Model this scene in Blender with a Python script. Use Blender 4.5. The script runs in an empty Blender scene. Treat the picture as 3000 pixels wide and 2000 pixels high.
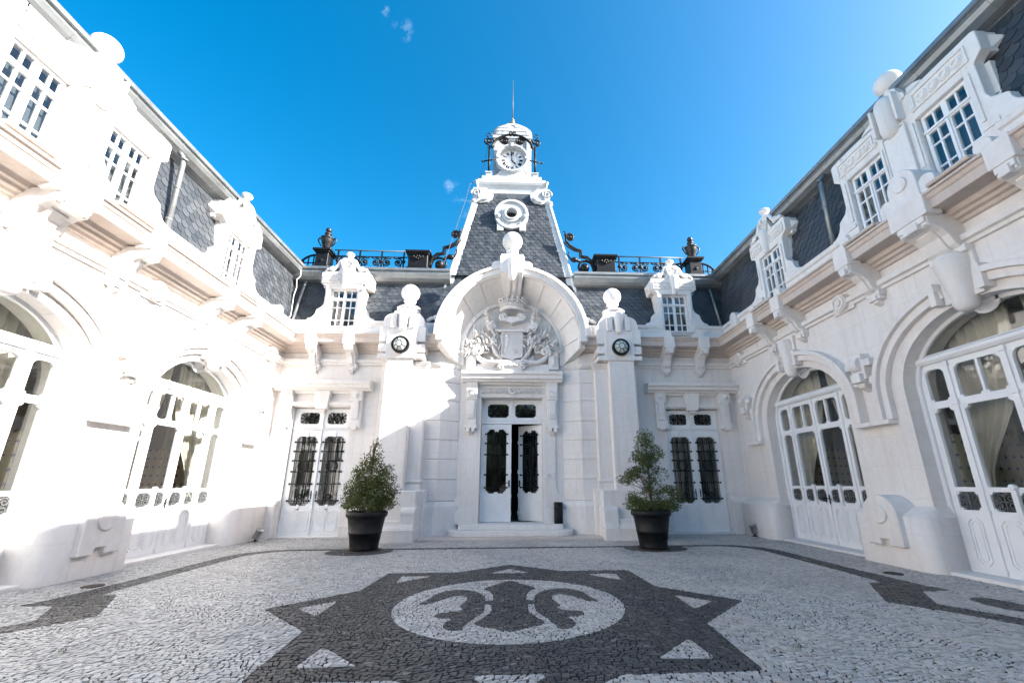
import bpy, bmesh, math, random
import numpy as np
from mathutils import Vector, Matrix
R_ = random.Random(7)
PI = math.pi
C = bpy.context.scene.collection
SC = bpy.context.scene
# ---------------------------------------------------------------- camera
cam = bpy.data.cameras.new('camera')
camo = bpy.data.objects.new('camera', cam); C.objects.link(camo); SC.camera = camo
PITCH, YAW, ROLL = .2800584, .0508281, -.0037652
fh = Vector((math.sin(YAW), math.cos(YAW), 0)); r0 = Vector((math.cos(YAW), -math.sin(YAW), 0)); Zv = Vector((0, 0, 1))
FWD = fh*math.cos(PITCH) + Zv*math.sin(PITCH); u0 = -fh*math.sin(PITCH) + Zv*math.cos(PITCH)
RT = r0*math.cos(ROLL) + u0*math.sin(ROLL); UP = u0*math.cos(ROLL) - r0*math.sin(ROLL)
CAM = Vector((-.0102, 0, 1.4))
m = Matrix((RT, UP, -FWD)).transposed().to_4x4(); m.translation = CAM
camo.matrix_world = m
cam.sensor_width = 36; cam.lens = 1219.02/3000*36; cam.shift_x = -58.14/3000; cam.shift_y = 64.87/3000
cam.clip_start = .05; cam.clip_end = 3000
# ---------------------------------------------------------------- sky, sun, exposure
SUN = Vector((1, -.31, .556)).normalized()
EL = math.asin(SUN.z); AZ = math.atan2(SUN.x, SUN.y)
w = bpy.data.worlds.new('World'); SC.world = w; w.use_nodes = True
nt = w.node_tree; nt.nodes.clear()
sky = nt.nodes.new('ShaderNodeTexSky'); sky.sky_type = 'NISHITA'; sky.sun_disc = False
sky.sun_elevation = EL; sky.sun_rotation = AZ; sky.altitude = 100; sky.air_density = 1.0; sky.dust_density = 2.4; sky.ozone_density = 2.0
hs = nt.nodes.new('ShaderNodeHueSaturation'); hs.inputs["Saturation"].default_value = 1.5; hs.inputs["Hue"].default_value = .488
bg = nt.nodes.new('ShaderNodeBackground'); bg.inputs[1].default_value = .073
wo = nt.nodes.new('ShaderNodeOutputWorld')
nt.links.new(sky.outputs[0], hs.inputs['Color'])
# a few torn wisps of cloud, placed by compass direction
tc = nt.nodes.new('ShaderNodeTexCoord'); last = hs.outputs[0]
def wn(op, a, b):
    x = nt.nodes.new('ShaderNodeMath'); x.operation = op; x.use_clamp = op == 'MULTIPLY'
    for s_, v_ in zip(x.inputs, (a, b)):
        if hasattr(v_, 'links'): nt.links.new(v_, s_)
        else: s_.default_value = v_
    return x.outputs[0]
cn = nt.nodes.new('ShaderNodeTexNoise'); cn.inputs['Scale'].default_value = 38; cn.inputs['Detail'].default_value = 7; cn.inputs['Roughness'].default_value = .62; cn.inputs['Distortion'].default_value = .15
nt.links.new(tc.outputs['Generated'], cn.inputs['Vector'])
for (qx, qy, sz) in ((1180, 85, 1.25), (1128, 32, .6), (1372, 590, 2.2), (1325, 545, 1.2)):
    dr = (FWD*1219+RT*(qx-1558)+UP*(1065-qy)).normalized()
    vm = nt.nodes.new('ShaderNodeVectorMath'); vm.operation = 'DOT_PRODUCT'; nt.links.new(tc.outputs['Generated'], vm.inputs[0]); vm.inputs[1].default_value = dr
    c0 = math.cos(math.radians(sz)); near = wn('MULTIPLY', wn('SUBTRACT', vm.outputs['Value'], c0), 1/(1-c0))
    mask = wn('MULTIPLY', wn('MULTIPLY', wn('SUBTRACT', cn.outputs[0], .5), 5.0), near)
    mx = nt.nodes.new('ShaderNodeMix'); mx.data_type = 'RGBA'; nt.links.new(wn('MULTIPLY', mask, .13), mx.inputs[0]); nt.links.new(last, mx.inputs[6]); mx.inputs[7].default_value = (7.5, 8, 8.6, 1); last = mx.outputs[2]
nt.links.new(last, bg.inputs[0]); nt.links.new(bg.outputs[0], wo.inputs[0])
sun = bpy.data.lights.new('sun', 'SUN'); sun.energy = 4.0; sun.angle = math.radians(.53); sun.color = (1, .955, .89)
suno = bpy.data.objects.new('sun', sun); C.objects.link(suno)
suno.rotation_euler = SUN.to_track_quat('Z', 'Y').to_euler(); suno.location = (30, -15, 20)
vs = SC.view_settings; vs.view_transform = 'Standard'; vs.look = 'None'; vs.gamma = 1; vs.use_curve_mapping = False
vs.exposure = 2.28
vs.use_white_balance = False
SC.cycles.max_bounces = 8; SC.cycles.diffuse_bounces = 5; SC.cycles.transparent_max_bounces = 12
# ---------------------------------------------------------------- materials
class NT:
    def __init__(s, name):
        s.m = bpy.data.materials.new(name); s.m.use_nodes = True; s.t = s.m.node_tree; s.t.nodes.clear()
        s.o = s.n('ShaderNodeOutputMaterial')
    def n(s, typ, **k):
        x = s.t.nodes.new(typ)
        for a, b in k.items(): setattr(x, a, b)
        return x
    def l(s, a, b): s.t.links.new(a, b)
    def val(s, sock, v):
        if hasattr(v, 'links'): s.l(v, sock)
        else: sock.default_value = v
    def noise(s, scale, detail=4, rough=.55, vec=None):
        x = s.n('ShaderNodeTexNoise'); x.inputs['Scale'].default_value = scale; x.inputs['Detail'].default_value = detail; x.inputs['Roughness'].default_value = rough
        if vec: s.l(vec, x.inputs['Vector'])
        return x.outputs[0]
    def ramp(s, f, stops):
        x = s.n('ShaderNodeValToRGB'); e = x.color_ramp.elements
        while len(e) < len(stops): e.new(.5)
        for q, (p, c) in zip(e, stops): q.position = p; q.color = (*c, 1) if len(c) == 3 else c
        s.l(f, x.inputs[0]); return x.outputs[0]
    def mix(s, f, a, b, mode='MIX'):
        x = s.n('ShaderNodeMix', data_type='RGBA', blend_type=mode)
        s.val(x.inputs[0], f); s.val(x.inputs[6], a if hasattr(a, 'links') else (*a, 1)); s.val(x.inputs[7], b if hasattr(b, 'links') else (*b, 1))
        return x.outputs[2]
    def math(s, op, a, b=0, clamp=False):
        x = s.n('ShaderNodeMath', operation=op, use_clamp=clamp); s.val(x.inputs[0], a); s.val(x.inputs[1], b); return x.outputs[0]
    def bump(s, h, st=.3, d=.01):
        x = s.n('ShaderNodeBump'); x.inputs['Strength'].default_value = st; x.inputs['Distance'].default_value = d; s.l(h, x.inputs['Height']); return x.outputs[0]
    def bsdf(s, col, rough=.6, metal=0, spec=.5, normal=None):
        b = s.n('ShaderNodeBsdfPrincipled')
        s.val(b.inputs['Base Color'], col if hasattr(col, 'links') else (*col, 1)); s.val(b.inputs['Roughness'], rough)
        b.inputs['Metallic'].default_value = metal; b.inputs['Specular IOR Level'].default_value = spec
        if normal: s.l(normal, b.inputs['Normal'])
        s.l(b.outputs[0], s.o.inputs[0]); return b
    def pos(s): return s.n('ShaderNodeNewGeometry').outputs['Position']
M = {}
def mat_stone(name, base, alt, dirt, joints=True):
    t = NT(name); p = t.pos()
    big = t.noise(.55, 5, .6, p); fine = t.noise(9, 6, .7, p); pores = t.noise(60, 3, .6, p)
    c = t.mix(t.ramp(big, [(.38, (0, 0, 0)), (.66, (1, 1, 1))]), base, alt)
    c = t.mix(t.math('MULTIPLY', t.ramp(fine, [(.45, (0, 0, 0)), (.8, (1, 1, 1))]), .35), c, dirt)
    # rain streaks: noise stretched along the vertical
    mp = t.n('ShaderNodeMapping'); mp.inputs['Scale'].default_value = (5, 5, .35); t.l(p, mp.inputs[0])
    st = t.noise(1.3, 5, .65, mp.outputs[0])
    c = t.mix(t.math('MULTIPLY', t.ramp(st, [(.5, (0, 0, 0)), (.75, (1, 1, 1))]), .42), c, dirt)
    h = t.math('ADD', t.math('MULTIPLY', fine, .6), t.math('MULTIPLY', pores, .4))
    if joints:
        sx = t.n('ShaderNodeSeparateXYZ'); t.l(p, sx.inputs[0]); cb = t.n('ShaderNodeCombineXYZ'); t.l(t.math('ADD', sx.outputs[0], sx.outputs[1]), cb.inputs[0]); t.l(sx.outputs[2], cb.inputs[1])
        br = t.n('ShaderNodeTexBrick'); t.l(cb.outputs[0], br.inputs[0]); br.inputs['Scale'].default_value = 1; br.inputs['Mortar Size'].default_value = .006; br.inputs['Mortar Smooth'].default_value = .4
        br.inputs['Brick Width'].default_value = 1.15; br.inputs['Row Height'].default_value = .56; br.inputs['Color1'].default_value = (.975, .97, .965, 1); br.inputs['Color2'].default_value = (1, 1, 1, 1); br.inputs['Mortar'].default_value = (.90, .88, .86, 1)
        c = t.mix(1, c, br.outputs[0], 'MULTIPLY'); h = t.math('SUBTRACT', h, t.math('MULTIPLY', br.outputs['Fac'], .35))
    t.bsdf(c, .72, 0, .3, t.bump(h, .25, .004)); M[name] = t.m
mat_stone('limestone', (.76, .738, .72), (.72, .69, .665), (.54, .49, .455), False)
mat_stone('limestone_wall', (.76, .738, .72), (.72, .685, .66), (.54, .49, .455))
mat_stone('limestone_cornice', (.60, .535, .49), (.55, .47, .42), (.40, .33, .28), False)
def simple(name, col, rough=.5, metal=0, var=.15, scale=6, spec=.5, bump=.1):
    t = NT(name); p = t.pos(); n = t.noise(scale, 5, .6, p)
    c = t.mix(t.ramp(n, [(.3, (0, 0, 0)), (.7, (1, 1, 1))]), tuple(x*(1-var) for x in col), tuple(min(1, x*(1+var)) for x in col))
    t.bsdf(c, rough, metal, spec, t.bump(t.noise(scale*8, 4, .6, p), bump, .003) if bump else None); M[name] = t.m
simple('white_paint', (.76, .77, .78), .38, 0, .04, 3, .5, .05)
simple('tower_paint', (.43, .46, .485), .45, 0, .10, 2, .5, .1)
simple('black_iron', (.008, .008, .009), .45, 0, .3, 12, .25)
simple('grey_iron', (.10, .105, .11), .45, 0, .2, 12)
simple('bronze', (.028, .028, .03), .4, .3, .3, 9)
simple('pot_plastic', (.006, .006, .0065), .5, 0, .35, 5, .28)
simple('soil', (.05, .035, .025), .95, 0, .3, 30)
simple('bark', (.12, .085, .06), .9, 0, .3, 30)
simple('steel', (.5, .5, .48), .3, .9, .1, 9)
simple('rust', (.045, .028, .02), .8, 0, .3, 20)
simple('gold', (.50, .34, .18), .4, .5, .15, 20)
simple('plaque', (.72, .71, .69), .35, 0, .04, 9)
simple('curtain', (.50, .46, .39), .85, 0, .06, 4)
simple('drape', (.13, .12, .105), .8, 0, .1, 4)
simple('room_wall', (.46, .43, .38), .85, 0, .06, 3)
simple('room_floor', (.28, .19, .12), .4, 0, .2, 6)
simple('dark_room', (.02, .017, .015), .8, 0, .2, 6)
simple('grout', (.010, .0095, .009), .95, 0, .4, 25)
simple('lamp_glass', (.52, .56, .54), .25, 0, .1, 12)
simple('clock_black', (.01, .01, .01), .5, 0, 0, 5, .5, 0)
simple('earth', (.22, .20, .18), .95, 0, .2, 2)
def mat_zinc():
    t = NT('zinc'); p = t.pos(); n = t.noise(1.6, 6, .65, p)
    mp = t.n('ShaderNodeMapping'); mp.inputs['Scale'].default_value = (.8, .8, 5); t.l(p, mp.inputs[0]); s2 = t.noise(1.5, 5, .6, mp.outputs[0])
    c = t.mix(t.ramp(n, [(.3, (0, 0, 0)), (.72, (1, 1, 1))]), (.18, .195, .20), (.31, .33, .34))
    c = t.mix(t.math('MULTIPLY', t.ramp(s2, [(.5, (0, 0, 0)), (.8, (1, 1, 1))]), .4), c, (.16, .15, .125))
    t.bsdf(c, t.ramp(n, [(.2, (.32,)*3), (.8, (.52,)*3)]), .55, .5, t.bump(n, .3, .03)); M['zinc'] = t.m
mat_zinc()
def mat_slate():
    t = NT('slate'); p = t.pos()
    a = t.n('ShaderNodeAttribute'); a.attribute_name = 'tint'
    oi = t.n('ShaderNodeObjectInfo').outputs['Random']
    r = t.math('FRACT', t.math('ADD', a.outputs['Fac'], t.math('MULTIPLY', oi, 3.7)))
    c = t.mix(r, (.030, .036, .044), (.060, .068, .079))
    c = t.mix(t.math('MULTIPLY', t.ramp(t.noise(7, 5, .65, p), [(.5, (0, 0, 0)), (.75, (1, 1, 1))]), .3), c, (.060, .066, .072))
    t.bsdf(c, t.ramp(r, [(0, (.42,)*3), (1, (.58,)*3)]), 0, .5, t.bump(t.noise(40, 4, .6, p), .25, .004)); M['slate'] = t.m
mat_slate()
def mat_glass():
    t = NT('glass')
    fr = t.n('ShaderNodeLayerWeight'); fr.inputs['Blend'].default_value = .5
    tr = t.n('ShaderNodeBsdfTransparent'); tr.inputs[0].default_value = (.94, .955, .945, 1)
    gl = t.n('ShaderNodeBsdfGlossy'); gl.inputs['Roughness'].default_value = .015
    gl.inputs[0].default_value = (.95, .97, 1, 1)
    n = t.bump(t.noise(1.5, 2, .5, t.pos()), .12, .02); t.l(n, gl.inputs['Normal'])
    f = t.math('ADD', t.math('MULTIPLY', t.math('POWER', fr.outputs['Facing'], 4), .8), .05, True)
    mx = t.n('ShaderNodeMixShader'); t.l(f, mx.inputs[0]); t.l(tr.outputs[0], mx.inputs[1]); t.l(gl.outputs[0], mx.inputs[2])
    t.l(mx.outputs[0], t.o.inputs[0]); M['glass'] = t.m
mat_glass()
def mat_stones(name, c0, c1, c2, rough):
    t = NT(name); p = t.pos(); a = t.n('ShaderNodeAttribute'); a.attribute_name = 'tint'
    c = t.ramp(a.outputs['Fac'], [(0, c0), (.7, c1), (1, c2)])
    big = t.noise(.7, 4, .6, p)
    c = t.mix(t.math('MULTIPLY', t.ramp(big, [(.45, (0, 0, 0)), (.75, (1, 1, 1))]), .3), c, tuple(x*.62 for x in c0))
    t.bsdf(c, rough, 0, .4, t.bump(t.noise(70, 4, .65, p), .5, .004)); M[name] = t.m
mat_stones('white_stone', (.34, .33, .32), (.54, .53, .515), (.46, .40, .35), .5)
mat_stones('black_stone', (.040, .040, .042), (.080, .080, .080), (.18, .165, .155), .5)
def mat_leaf():
    t = NT('leaf'); a = t.n('ShaderNodeAttribute'); a.attribute_name = 'tint'
    c = t.ramp(a.outputs['Fac'], [(0, (.03, .05, .01)), (.5, (.08, .11, .02)), (.85, (.15, .175, .04)), (1, (.18, .10, .045))])
    b = t.bsdf(c, .42, 0, .5)
    tl = t.n('ShaderNodeBsdfTranslucent'); t.l(c, tl.inputs[0])
    mx = t.n('ShaderNodeMixShader'); mx.inputs[0].default_value = .25; t.l(b.outputs[0], mx.inputs[1]); t.l(tl.outputs[0], mx.inputs[2]); t.l(mx.outputs[0], t.o.inputs[0])
    M['leaf'] = t.m
mat_leaf()
def mat_wallpaper():
    t = NT('wallpaper'); p = t.pos()
    sx = t.n('ShaderNodeSeparateXYZ'); t.l(p, sx.inputs[0])
    hcoord = t.math('ADD', sx.outputs[0], sx.outputs[1])
    def cell(x, s): return t.math('SUBTRACT', t.math('FRACT', t.math('MULTIPLY', x, s)), .5)
    a = cell(hcoord, 6.2); b = cell(sx.outputs[2], 4.6)
    d = t.math('ADD', t.math('ABSOLUTE', a), t.math('ABSOLUTE', b))
    cross = t.math('MINIMUM', t.math('ADD', t.math('MULTIPLY', t.math('ABSOLUTE', a), 3), t.math('ABSOLUTE', b)), t.math('ADD', t.math('MULTIPLY', t.math('ABSOLUTE', b), 3), t.math('ABSOLUTE', a)))
    c = t.mix(t.math('LESS_THAN', cross, .27), (.62, .56, .44), (.10, .13, .24))
    t.bsdf(c, .8); M['wallpaper'] = t.m
mat_wallpaper()
# ---------------------------------------------------------------- helpers
ORG = {}
def thing(name, label, cat, loc=(0, 0, 0), group=None):
    o = bpy.data.objects.new(name, None); C.objects.link(o); o.empty_display_size = .2
    o.location = loc; o['label'] = label; o['category'] = cat
    if group: o['group'] = group
    ORG[o.name] = Vector(loc); return o
class MB:
    def __init__(s, T=None): s.v = []; s.f = []; s.s = []; s.T = T or (lambda u, v, w: (u, v, w))
    def add(s, vs, fs, smooth=False):
        n = len(s.v); s.v += [s.T(*p) for p in vs]
        s.f += [tuple(i+n for i in f) for f in fs]; s.s += [smooth]*len(fs)
    def box(s, a, b, c, d, e, f):
        s.add([(x, y, z) for x in (a, b) for y in (c, d) for z in (e, f)], [(0, 1, 3, 2), (4, 6, 7, 5), (0, 4, 5, 1), (2, 3, 7, 6), (0, 2, 6, 4), (1, 5, 7, 3)]); return s
    def loops(s, A, B, smooth=False, caps=True, closed=True):
        n = len(A); q = n if closed else n-1
        fs = [(i, (i+1) % n, n+(i+1) % n, n+i) for i in range(q)]
        s.add(list(A)+list(B), fs, smooth)
        if caps: s.add(list(A), [tuple(range(n))]); s.add(list(B), [tuple(range(n))])
        return s
    def prism(s, poly, v0, v1, smooth=False): return s.loops([(u, v0, w) for u, w in poly], [(u, v1, w) for u, w in poly], smooth)
    def plan(s, poly, w0, w1, sc=1, smooth=False):
        cu = sum(p[0] for p in poly)/len(poly); cv = sum(p[1] for p in poly)/len(poly)
        return s.loops([(u, v, w0) for u, v in poly], [(cu+(u-cu)*sc, cv+(v-cv)*sc, w1) for u, v in poly], smooth)
    def prof(s, poly, a, b, smooth=False): return s.loops([(a, v, w) for v, w in poly], [(b, v, w) for v, w in poly], smooth)
    def strip(s, A, B, v0, v1, closed=False):
        # solid band between outline A and outline B (lists of (u,w)), thick from v0 to v1
        n = len(A); q = n if closed else n-1
        V = [(u, v0, w) for u, w in A]+[(u, v0, w) for u, w in B]+[(u, v1, w) for u, w in A]+[(u, v1, w) for u, w in B]
        F = []
        for i in range(q):
            j = (i+1) % n
            F += [(i, j, n+j, n+i), (2*n+i, 3*n+i, 3*n+j, 2*n+j), (i, 2*n+i, 2*n+j, j), (n+i, n+j, 3*n+j, 3*n+i)]
        if not closed: F += [(0, n, 3*n, 2*n), (n-1, 3*n-1, 4*n-1, 2*n-1)]
        s.add(V, F); return s
    def lathe(s, cu, cv, prof, n=20, sq=(1, 1), smooth=True):
        V = []; F = []
        for r, w in prof:
            for k in range(n):
                a = 2*PI*k/n; V.append((cu+r*sq[0]*math.cos(a), cv+r*sq[1]*math.sin(a), w))
        for i in range(len(prof)-1):
            for k in range(n): F.append((i*n+k, i*n+(k+1) % n, (i+1)*n+(k+1) % n, (i+1)*n+k))
        s.add(V, F, smooth)
        for i in (0, len(prof)-1):
            if prof[i][0] > 1e-4: s.add(V[i*n:(i+1)*n], [tuple(range(n))])
        return s
    def sph(s, u, v, w, r, n=20, m=12, sq=(1, 1, 1)):
        return s.lathe(u, v, [(max(1e-5, r*math.sin(PI*i/m)), w-r*sq[2]*math.cos(PI*i/m)) for i in range(m+1)], n, sq[:2])
    def disc(s, u, w, r, v0, v1, n=20, r1=None):
        r1 = r if r1 is None else r1
        A = [(u+r*math.cos(2*PI*k/n), v0, w+r*math.sin(2*PI*k/n)) for k in range(n)]
        B = [(u+r1*math.cos(2*PI*k/n), v1, w+r1*math.sin(2*PI*k/n)) for k in range(n)]
        return s.loops(A, B)
    def ring(s, u, w, ro, ri, v0, v1, n=24):
        A = [(u+ro*math.cos(2*PI*k/n), w+ro*math.sin(2*PI*k/n)) for k in range(n)]; B = [(u+ri*math.cos(2*PI*k/n), w+ri*math.sin(2*PI*k/n)) for k in range(n)]
        return s.strip(A, B, v0, v1, True)
    def torus(s, u, w, R, r, v, n=24, k=8):
        return s.tube([(u+R*math.cos(2*PI*i/n), v, w+R*math.sin(2*PI*i/n)) for i in range(n)], r, k, True)
    def tube(s, pts, r, k=6, closed=False, taper=None):
        P = [Vector(p) for p in pts]; n = len(P); V = []; F = []
        for i in range(n):
            a = P[i-1] if (closed or i > 0) else P[i]; b = P[(i+1) % n] if (closed or i < n-1) else P[i]
            d = (b-a); d = d.normalized() if d.length > 1e-9 else Vector((0, 0, 1))
            ref = Vector((0, 1, 0)) if abs(d.y) < .9 else Vector((1, 0, 0))
            x = d.cross(ref).normalized(); y = d.cross(x)
            rr = r if taper is None else r+(taper-r)*i/(n-1)
            for q in range(k):
                an = 2*PI*q/k+PI/k; V.append(tuple(P[i]+x*rr*math.cos(an)+y*rr*math.sin(an)))
        for i in range(n if closed else n-1):
            j = (i+1) % n
            for q in range(k): F.append((i*k+q, i*k+(q+1) % k, j*k+(q+1) % k, j*k+q))
        s.add(V, F, k > 4)
        if not closed: s.add(V[:k], [tuple(range(k))]); s.add(V[-k:], [tuple(range(k))])
        return s
    def holes(s, us, ws, hole, v0, v1):
        # slab cut into cells by us/ws; hole(i,j) cells stay open
        nu, nw = len(us)-1, len(ws)-1
        H = [[bool(hole(i, j)) for j in range(nw)] for i in range(nu)]
        for i in range(nu):
            for j in range(nw):
                if H[i][j]: continue
                a, b, c, d = us[i], us[i+1], ws[j], ws[j+1]
                s.add([(a, v1, c), (b, v1, c), (b, v1, d), (a, v1, d)], [(0, 1, 2, 3)]); s.add([(a, v0, c), (b, v0, c), (b, v0, d), (a, v0, d)], [(0, 3, 2, 1)])
                for (di, dj, p, q) in ((-1, 0, (a, c), (a, d)), (1, 0, (b, c), (b, d)), (0, -1, (a, c), (b, c)), (0, 1, (a, d), (b, d))):
                    x, y = i+di, j+dj
                    if not (0 <= x < nu and 0 <= y < nw) or H[x][y]:
                        s.add([(p[0], v0, p[1]), (q[0], v0, q[1]), (q[0], v1, q[1]), (p[0], v1, p[1])], [(0, 1, 2, 3)])
        return s
    def build(s, name, mat, parent=None, bevel=0, label=None, kind=None, tint=None, recalc=True):
        me = bpy.data.meshes.new(name)
        o = bpy.data.objects.new(name, me); C.objects.link(o)
        org = Vector((0, 0, 0))
        if parent: o.parent = parent; org = ORG[parent.name]
        V = [(x-org.x, y-org.y, z-org.z) for x, y, z in s.v]
        me.from_pydata(V, [], s.f)
        me.polygons.foreach_set('use_smooth', s.s)
        if tint is not None:
            at = me.attributes.new('tint', 'FLOAT', 'FACE'); at.data.foreach_set('value', tint)
        if recalc:
            bm = bmesh.new(); bm.from_mesh(me); bmesh.ops.remove_doubles(bm, verts=bm.verts, dist=1e-5); bmesh.ops.recalc_face_normals(bm, faces=bm.faces); bm.to_mesh(me); bm.free()
        me.materials.append(M[mat]); me.update()
        if bevel:
            b = o.modifiers.new('edge', 'BEVEL'); b.width = bevel; b.segments = 1; b.limit_method = 'ANGLE'; b.angle_limit = .9
        ORG[o.name] = org
        if label: o['label'] = label
        if kind: o['kind'] = kind
        return o
def clone(o, parent, offset):
    # copy of a mesh object and of its children, moved by offset (world axes)
    c = o.copy(); C.objects.link(c); c.parent = parent; c.location = o.location + Vector(offset); ORG[c.name] = ORG[o.name]
    for ch in o.children:
        d = ch.copy(); C.objects.link(d); d.parent = c
    return c
def ell(cu, a, b, w, n=24, t0=0, t1=PI): return [(cu+a*math.cos(t0+(t1-t0)*i/n), w+b*math.sin(t0+(t1-t0)*i/n)) for i in range(n+1)]
def spiral(cx, cz, r0, r1, a0, turns, n=24):
    return [(cx+(r0+(r1-r0)*i/n)*math.cos(a0+turns*2*PI*i/n), cz+(r0+(r1-r0)*i/n)*math.sin(a0+turns*2*PI*i/n)) for i in range(n+1)]
def P3(pts, v): return [(u, v, w) for u, w in pts]
def px(p):
    d = Vector(p)-CAM; z = d.dot(FWD)
    return None if z < .1 else (1558+d.dot(RT)/z*1219, 1065-d.dot(UP)/z*1219, z)
def inframe(p, mrg=250):
    q = px(p); return q is not None and -mrg < q[0] < 3000+mrg and -mrg < q[1] < 2000+mrg
# ---------------------------------------------------------------- setting: earth sheet
g = MB(); g.add([(-400, -400, -.06), (400, -400, -.06), (400, 400, -.06), (-400, 400, -.06)], [(0, 1, 2, 3)])
o = g.build('ground', 'earth', kind='structure', recalc=False)
# ---------------------------------------------------------------- shared architectural pieces (local axes: u along the wall, v out of it, w up)
CORN = [(0, 5.26), (.05, 5.27), (.07, 5.32), (.13, 5.335), (.14, 5.385), (.2, 5.40), (.22, 5.44), (.24, 5.47), (.53, 5.47), (.53, 5.62), (.555, 5.635), (.58, 5.69), (.62, 5.70), (.62, 5.74), (.12, 5.80), (0, 5.80)]
PARA = [(-.12, 5.79), (.11, 5.79), (.11, 5.95), (.08, 5.97), (.08, 6.2), (.13, 6.22), (.15, 6.31), (-.02, 6.35), (-.12, 6.35)]
STRING = [(0, 4.89), (.06, 4.89), (.07, 4.945), (.13, 4.96), (.135, 5.05), (.04, 5.08), (0, 5.08)]
def bracket(T, parent, u, wd=.32):
    b = MB(T); h = wd/2
    b.box(u-h, u+h, .36, .635, 5.40, 5.765); b.box(u-h*.74, u+h*.74, .37, .62, 5.30, 5.401); b.box(u-h*.4, u+h*.4, .38, .65, 5.22, 5.36)
    for k in (-1, 1): b.box(*sorted((u+k*h*.5, u+k*h*.72)), .38, .60, 5.25, 5.301)
    S = [(.34, 5.5), (.60, 5.3)] + [(.34+.24*math.cos(t), 5.06+.24*math.sin(t)-.02) for t in (1.4,)]
    prof = [(0, 5.44), (.58, 5.44), (.57, 5.24), (.48, 5.22), (.37, 5.17), (.29, 5.09), (.25, 4.98), (.22, 4.92), (.15, 4.87), (0, 4.86)]
    b.prof(prof, u-h*.78, u+h*.78)
    b.prof([(.42, 5.22), (.44, 5.18), (.33, 5.08), (.285, 4.97), (.25, 4.9), (.18, 4.85), (.15, 4.9), (.22, 4.97), (.27, 5.1)], u-h*.4, u+h*.4)
    b.box(u-h*.92, u+h*.92, 0, .15, 4.78, 4.9); b.box(u-h*.5, u+h*.5, 0, .17, 4.7, 4.81); b.prof([(0, 4.72), (.12, 4.72), (.12, 4.66), (0, 4.6)], u-h*.35, u+h*.35)
    for k in (-1, 1): b.box(u+k*h*.6-.03, u+k*h*.6+.03, 0, .13, 4.71, 4.79)
    return b.build('cornice_bracket', 'limestone', parent, .008)
def stepped_corbel(T, parent, u, w):
    T0 = T; T = lambda u, v, w: T0(u, v*1.45, w)
    b = MB(T)
    b.prism([(u-.3, w+.28), (u-.3, w+.14), (u-.16, w+.14), (u-.16, w-.1), (u+.16, w-.1), (u+.16, w+.14), (u+.3, w+.14), (u+.3, w+.28), (u+.12, w+.28), (u+.12, w+.42), (u-.12, w+.42), (u-.12, w+.28)], 0, .13)
    b.loops([(u-.1, .12+.09*math.cos(t), w+.2+.14*math.sin(t)) for t in np.linspace(-PI/2, PI/2, 9)], [(u+.1, .12+.09*math.cos(t), w+.2+.14*math.sin(t)) for t in np.linspace(-PI/2, PI/2, 9)])
    b.box(u-.11, u+.11, 0, .19, w-.16, w+.02); b.box(u-.24, u-.13, 0, .09, w-.2, w-.06); b.box(u+.13, u+.24, 0, .09, w-.2, w-.06)
    b.prof([(0, w-.14), (.12, w-.14), (.12, w-.25), (0, w-.34)], u-.07, u+.07)
    return b.build('stepped_corbel', 'limestone', parent, .006)
def key_drop(T, parent, u, r, w0=3.9, w1=5.0, v=.05, name='keystone_drop'):
    b = MB(T); h = w1-w0
    pr = [(1e-5, 0), (.3, .01), (.5, .045), (.6, .10), (.64, .18), (.68, .28), (.8, .5), (.93, .7), (1, .81), (.97, .89), (.8, .96), (.45, .993), (1e-5, 1)]
    b.lathe(u, v, [(r*a, w0+h*c) for a, c in pr], 22, (1, 1.15))
    return b.build(name, 'limestone', parent)
def sash(T, parent, u0, u1, w0, w1, v, stone=None):
    # two-leaf casement with a four-light transom; leaves, muntins and panes
    b = MB(T); uc = (u0+u1)/2; ft = .055; wt = w1-.34*(w1-w0)/1.3
    us = [u0, u0+ft, uc-.045, uc+.045, u1-ft, u1]; ws = [w0, w0+.07, wt-.04, wt+.05, w1-ft, w1]
    b.holes(us, ws, lambda i, j: i in (1, 3) and j in (1, 3), v-.06, v)
    b.box(uc-.02, uc+.02, v, v+.025, w0+.02, wt-.02); b.box(u0, u1, v, v+.03, wt-.015, wt+.03)
    f = b.build('window', 'white_paint', parent, .005)
    mu = MB(T); t = .014
    for a, c in ((us[1], us[2]), (us[3], us[4])):
        m_ = (a+c)/2
        mu.box(m_-t, m_+t, v-.045, v-.008, ws[1], ws[2]); mu.box(m_-t, m_+t, v-.045, v-.008, ws[3], ws[4])
        for w_ in (ws[1]+.2, ws[2]-.24): mu.box(a, c, v-.044, v-.012, w_-t, w_+t)
    mu.build('muntin', 'white_paint', f)
    for a, c in ((us[1], us[2]), (us[3], us[4])):
        for d, e in ((ws[1], ws[2]), (ws[3], ws[4])):
            MB(T).box(a-.01, c+.01, v-.036, v-.03, d-.01, e+.01).build('pane', 'glass', f)
    return f
def frieze(b, u0, u1, w0, w1, v):
    # sunk panel with a running row of overlapping discs and round bosses at the ends
    h = w1-w0; wc = (w0+w1)/2
    b.strip([(u0, w0), (u1, w0), (u1, w1), (u0, w1)], [(u0+.025, w0+.025), (u1-.025, w0+.025), (u1-.025, w1-.025), (u0+.025, w1-.025)], v, v+.03, True)
    n = max(2, int((u1-u0-.1)/(h*.52)))
    for k in range(n):
        u = u0+.06+h*.3+(u1-u0-.12-h*.6)*k/(n-1)
        b.disc(u, wc, h*.33, v, v+.022+.004*k % .01, 14, h*.28); b.ring(u, wc, h*.22, h*.12, v+.02, v+.04, 12)
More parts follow.
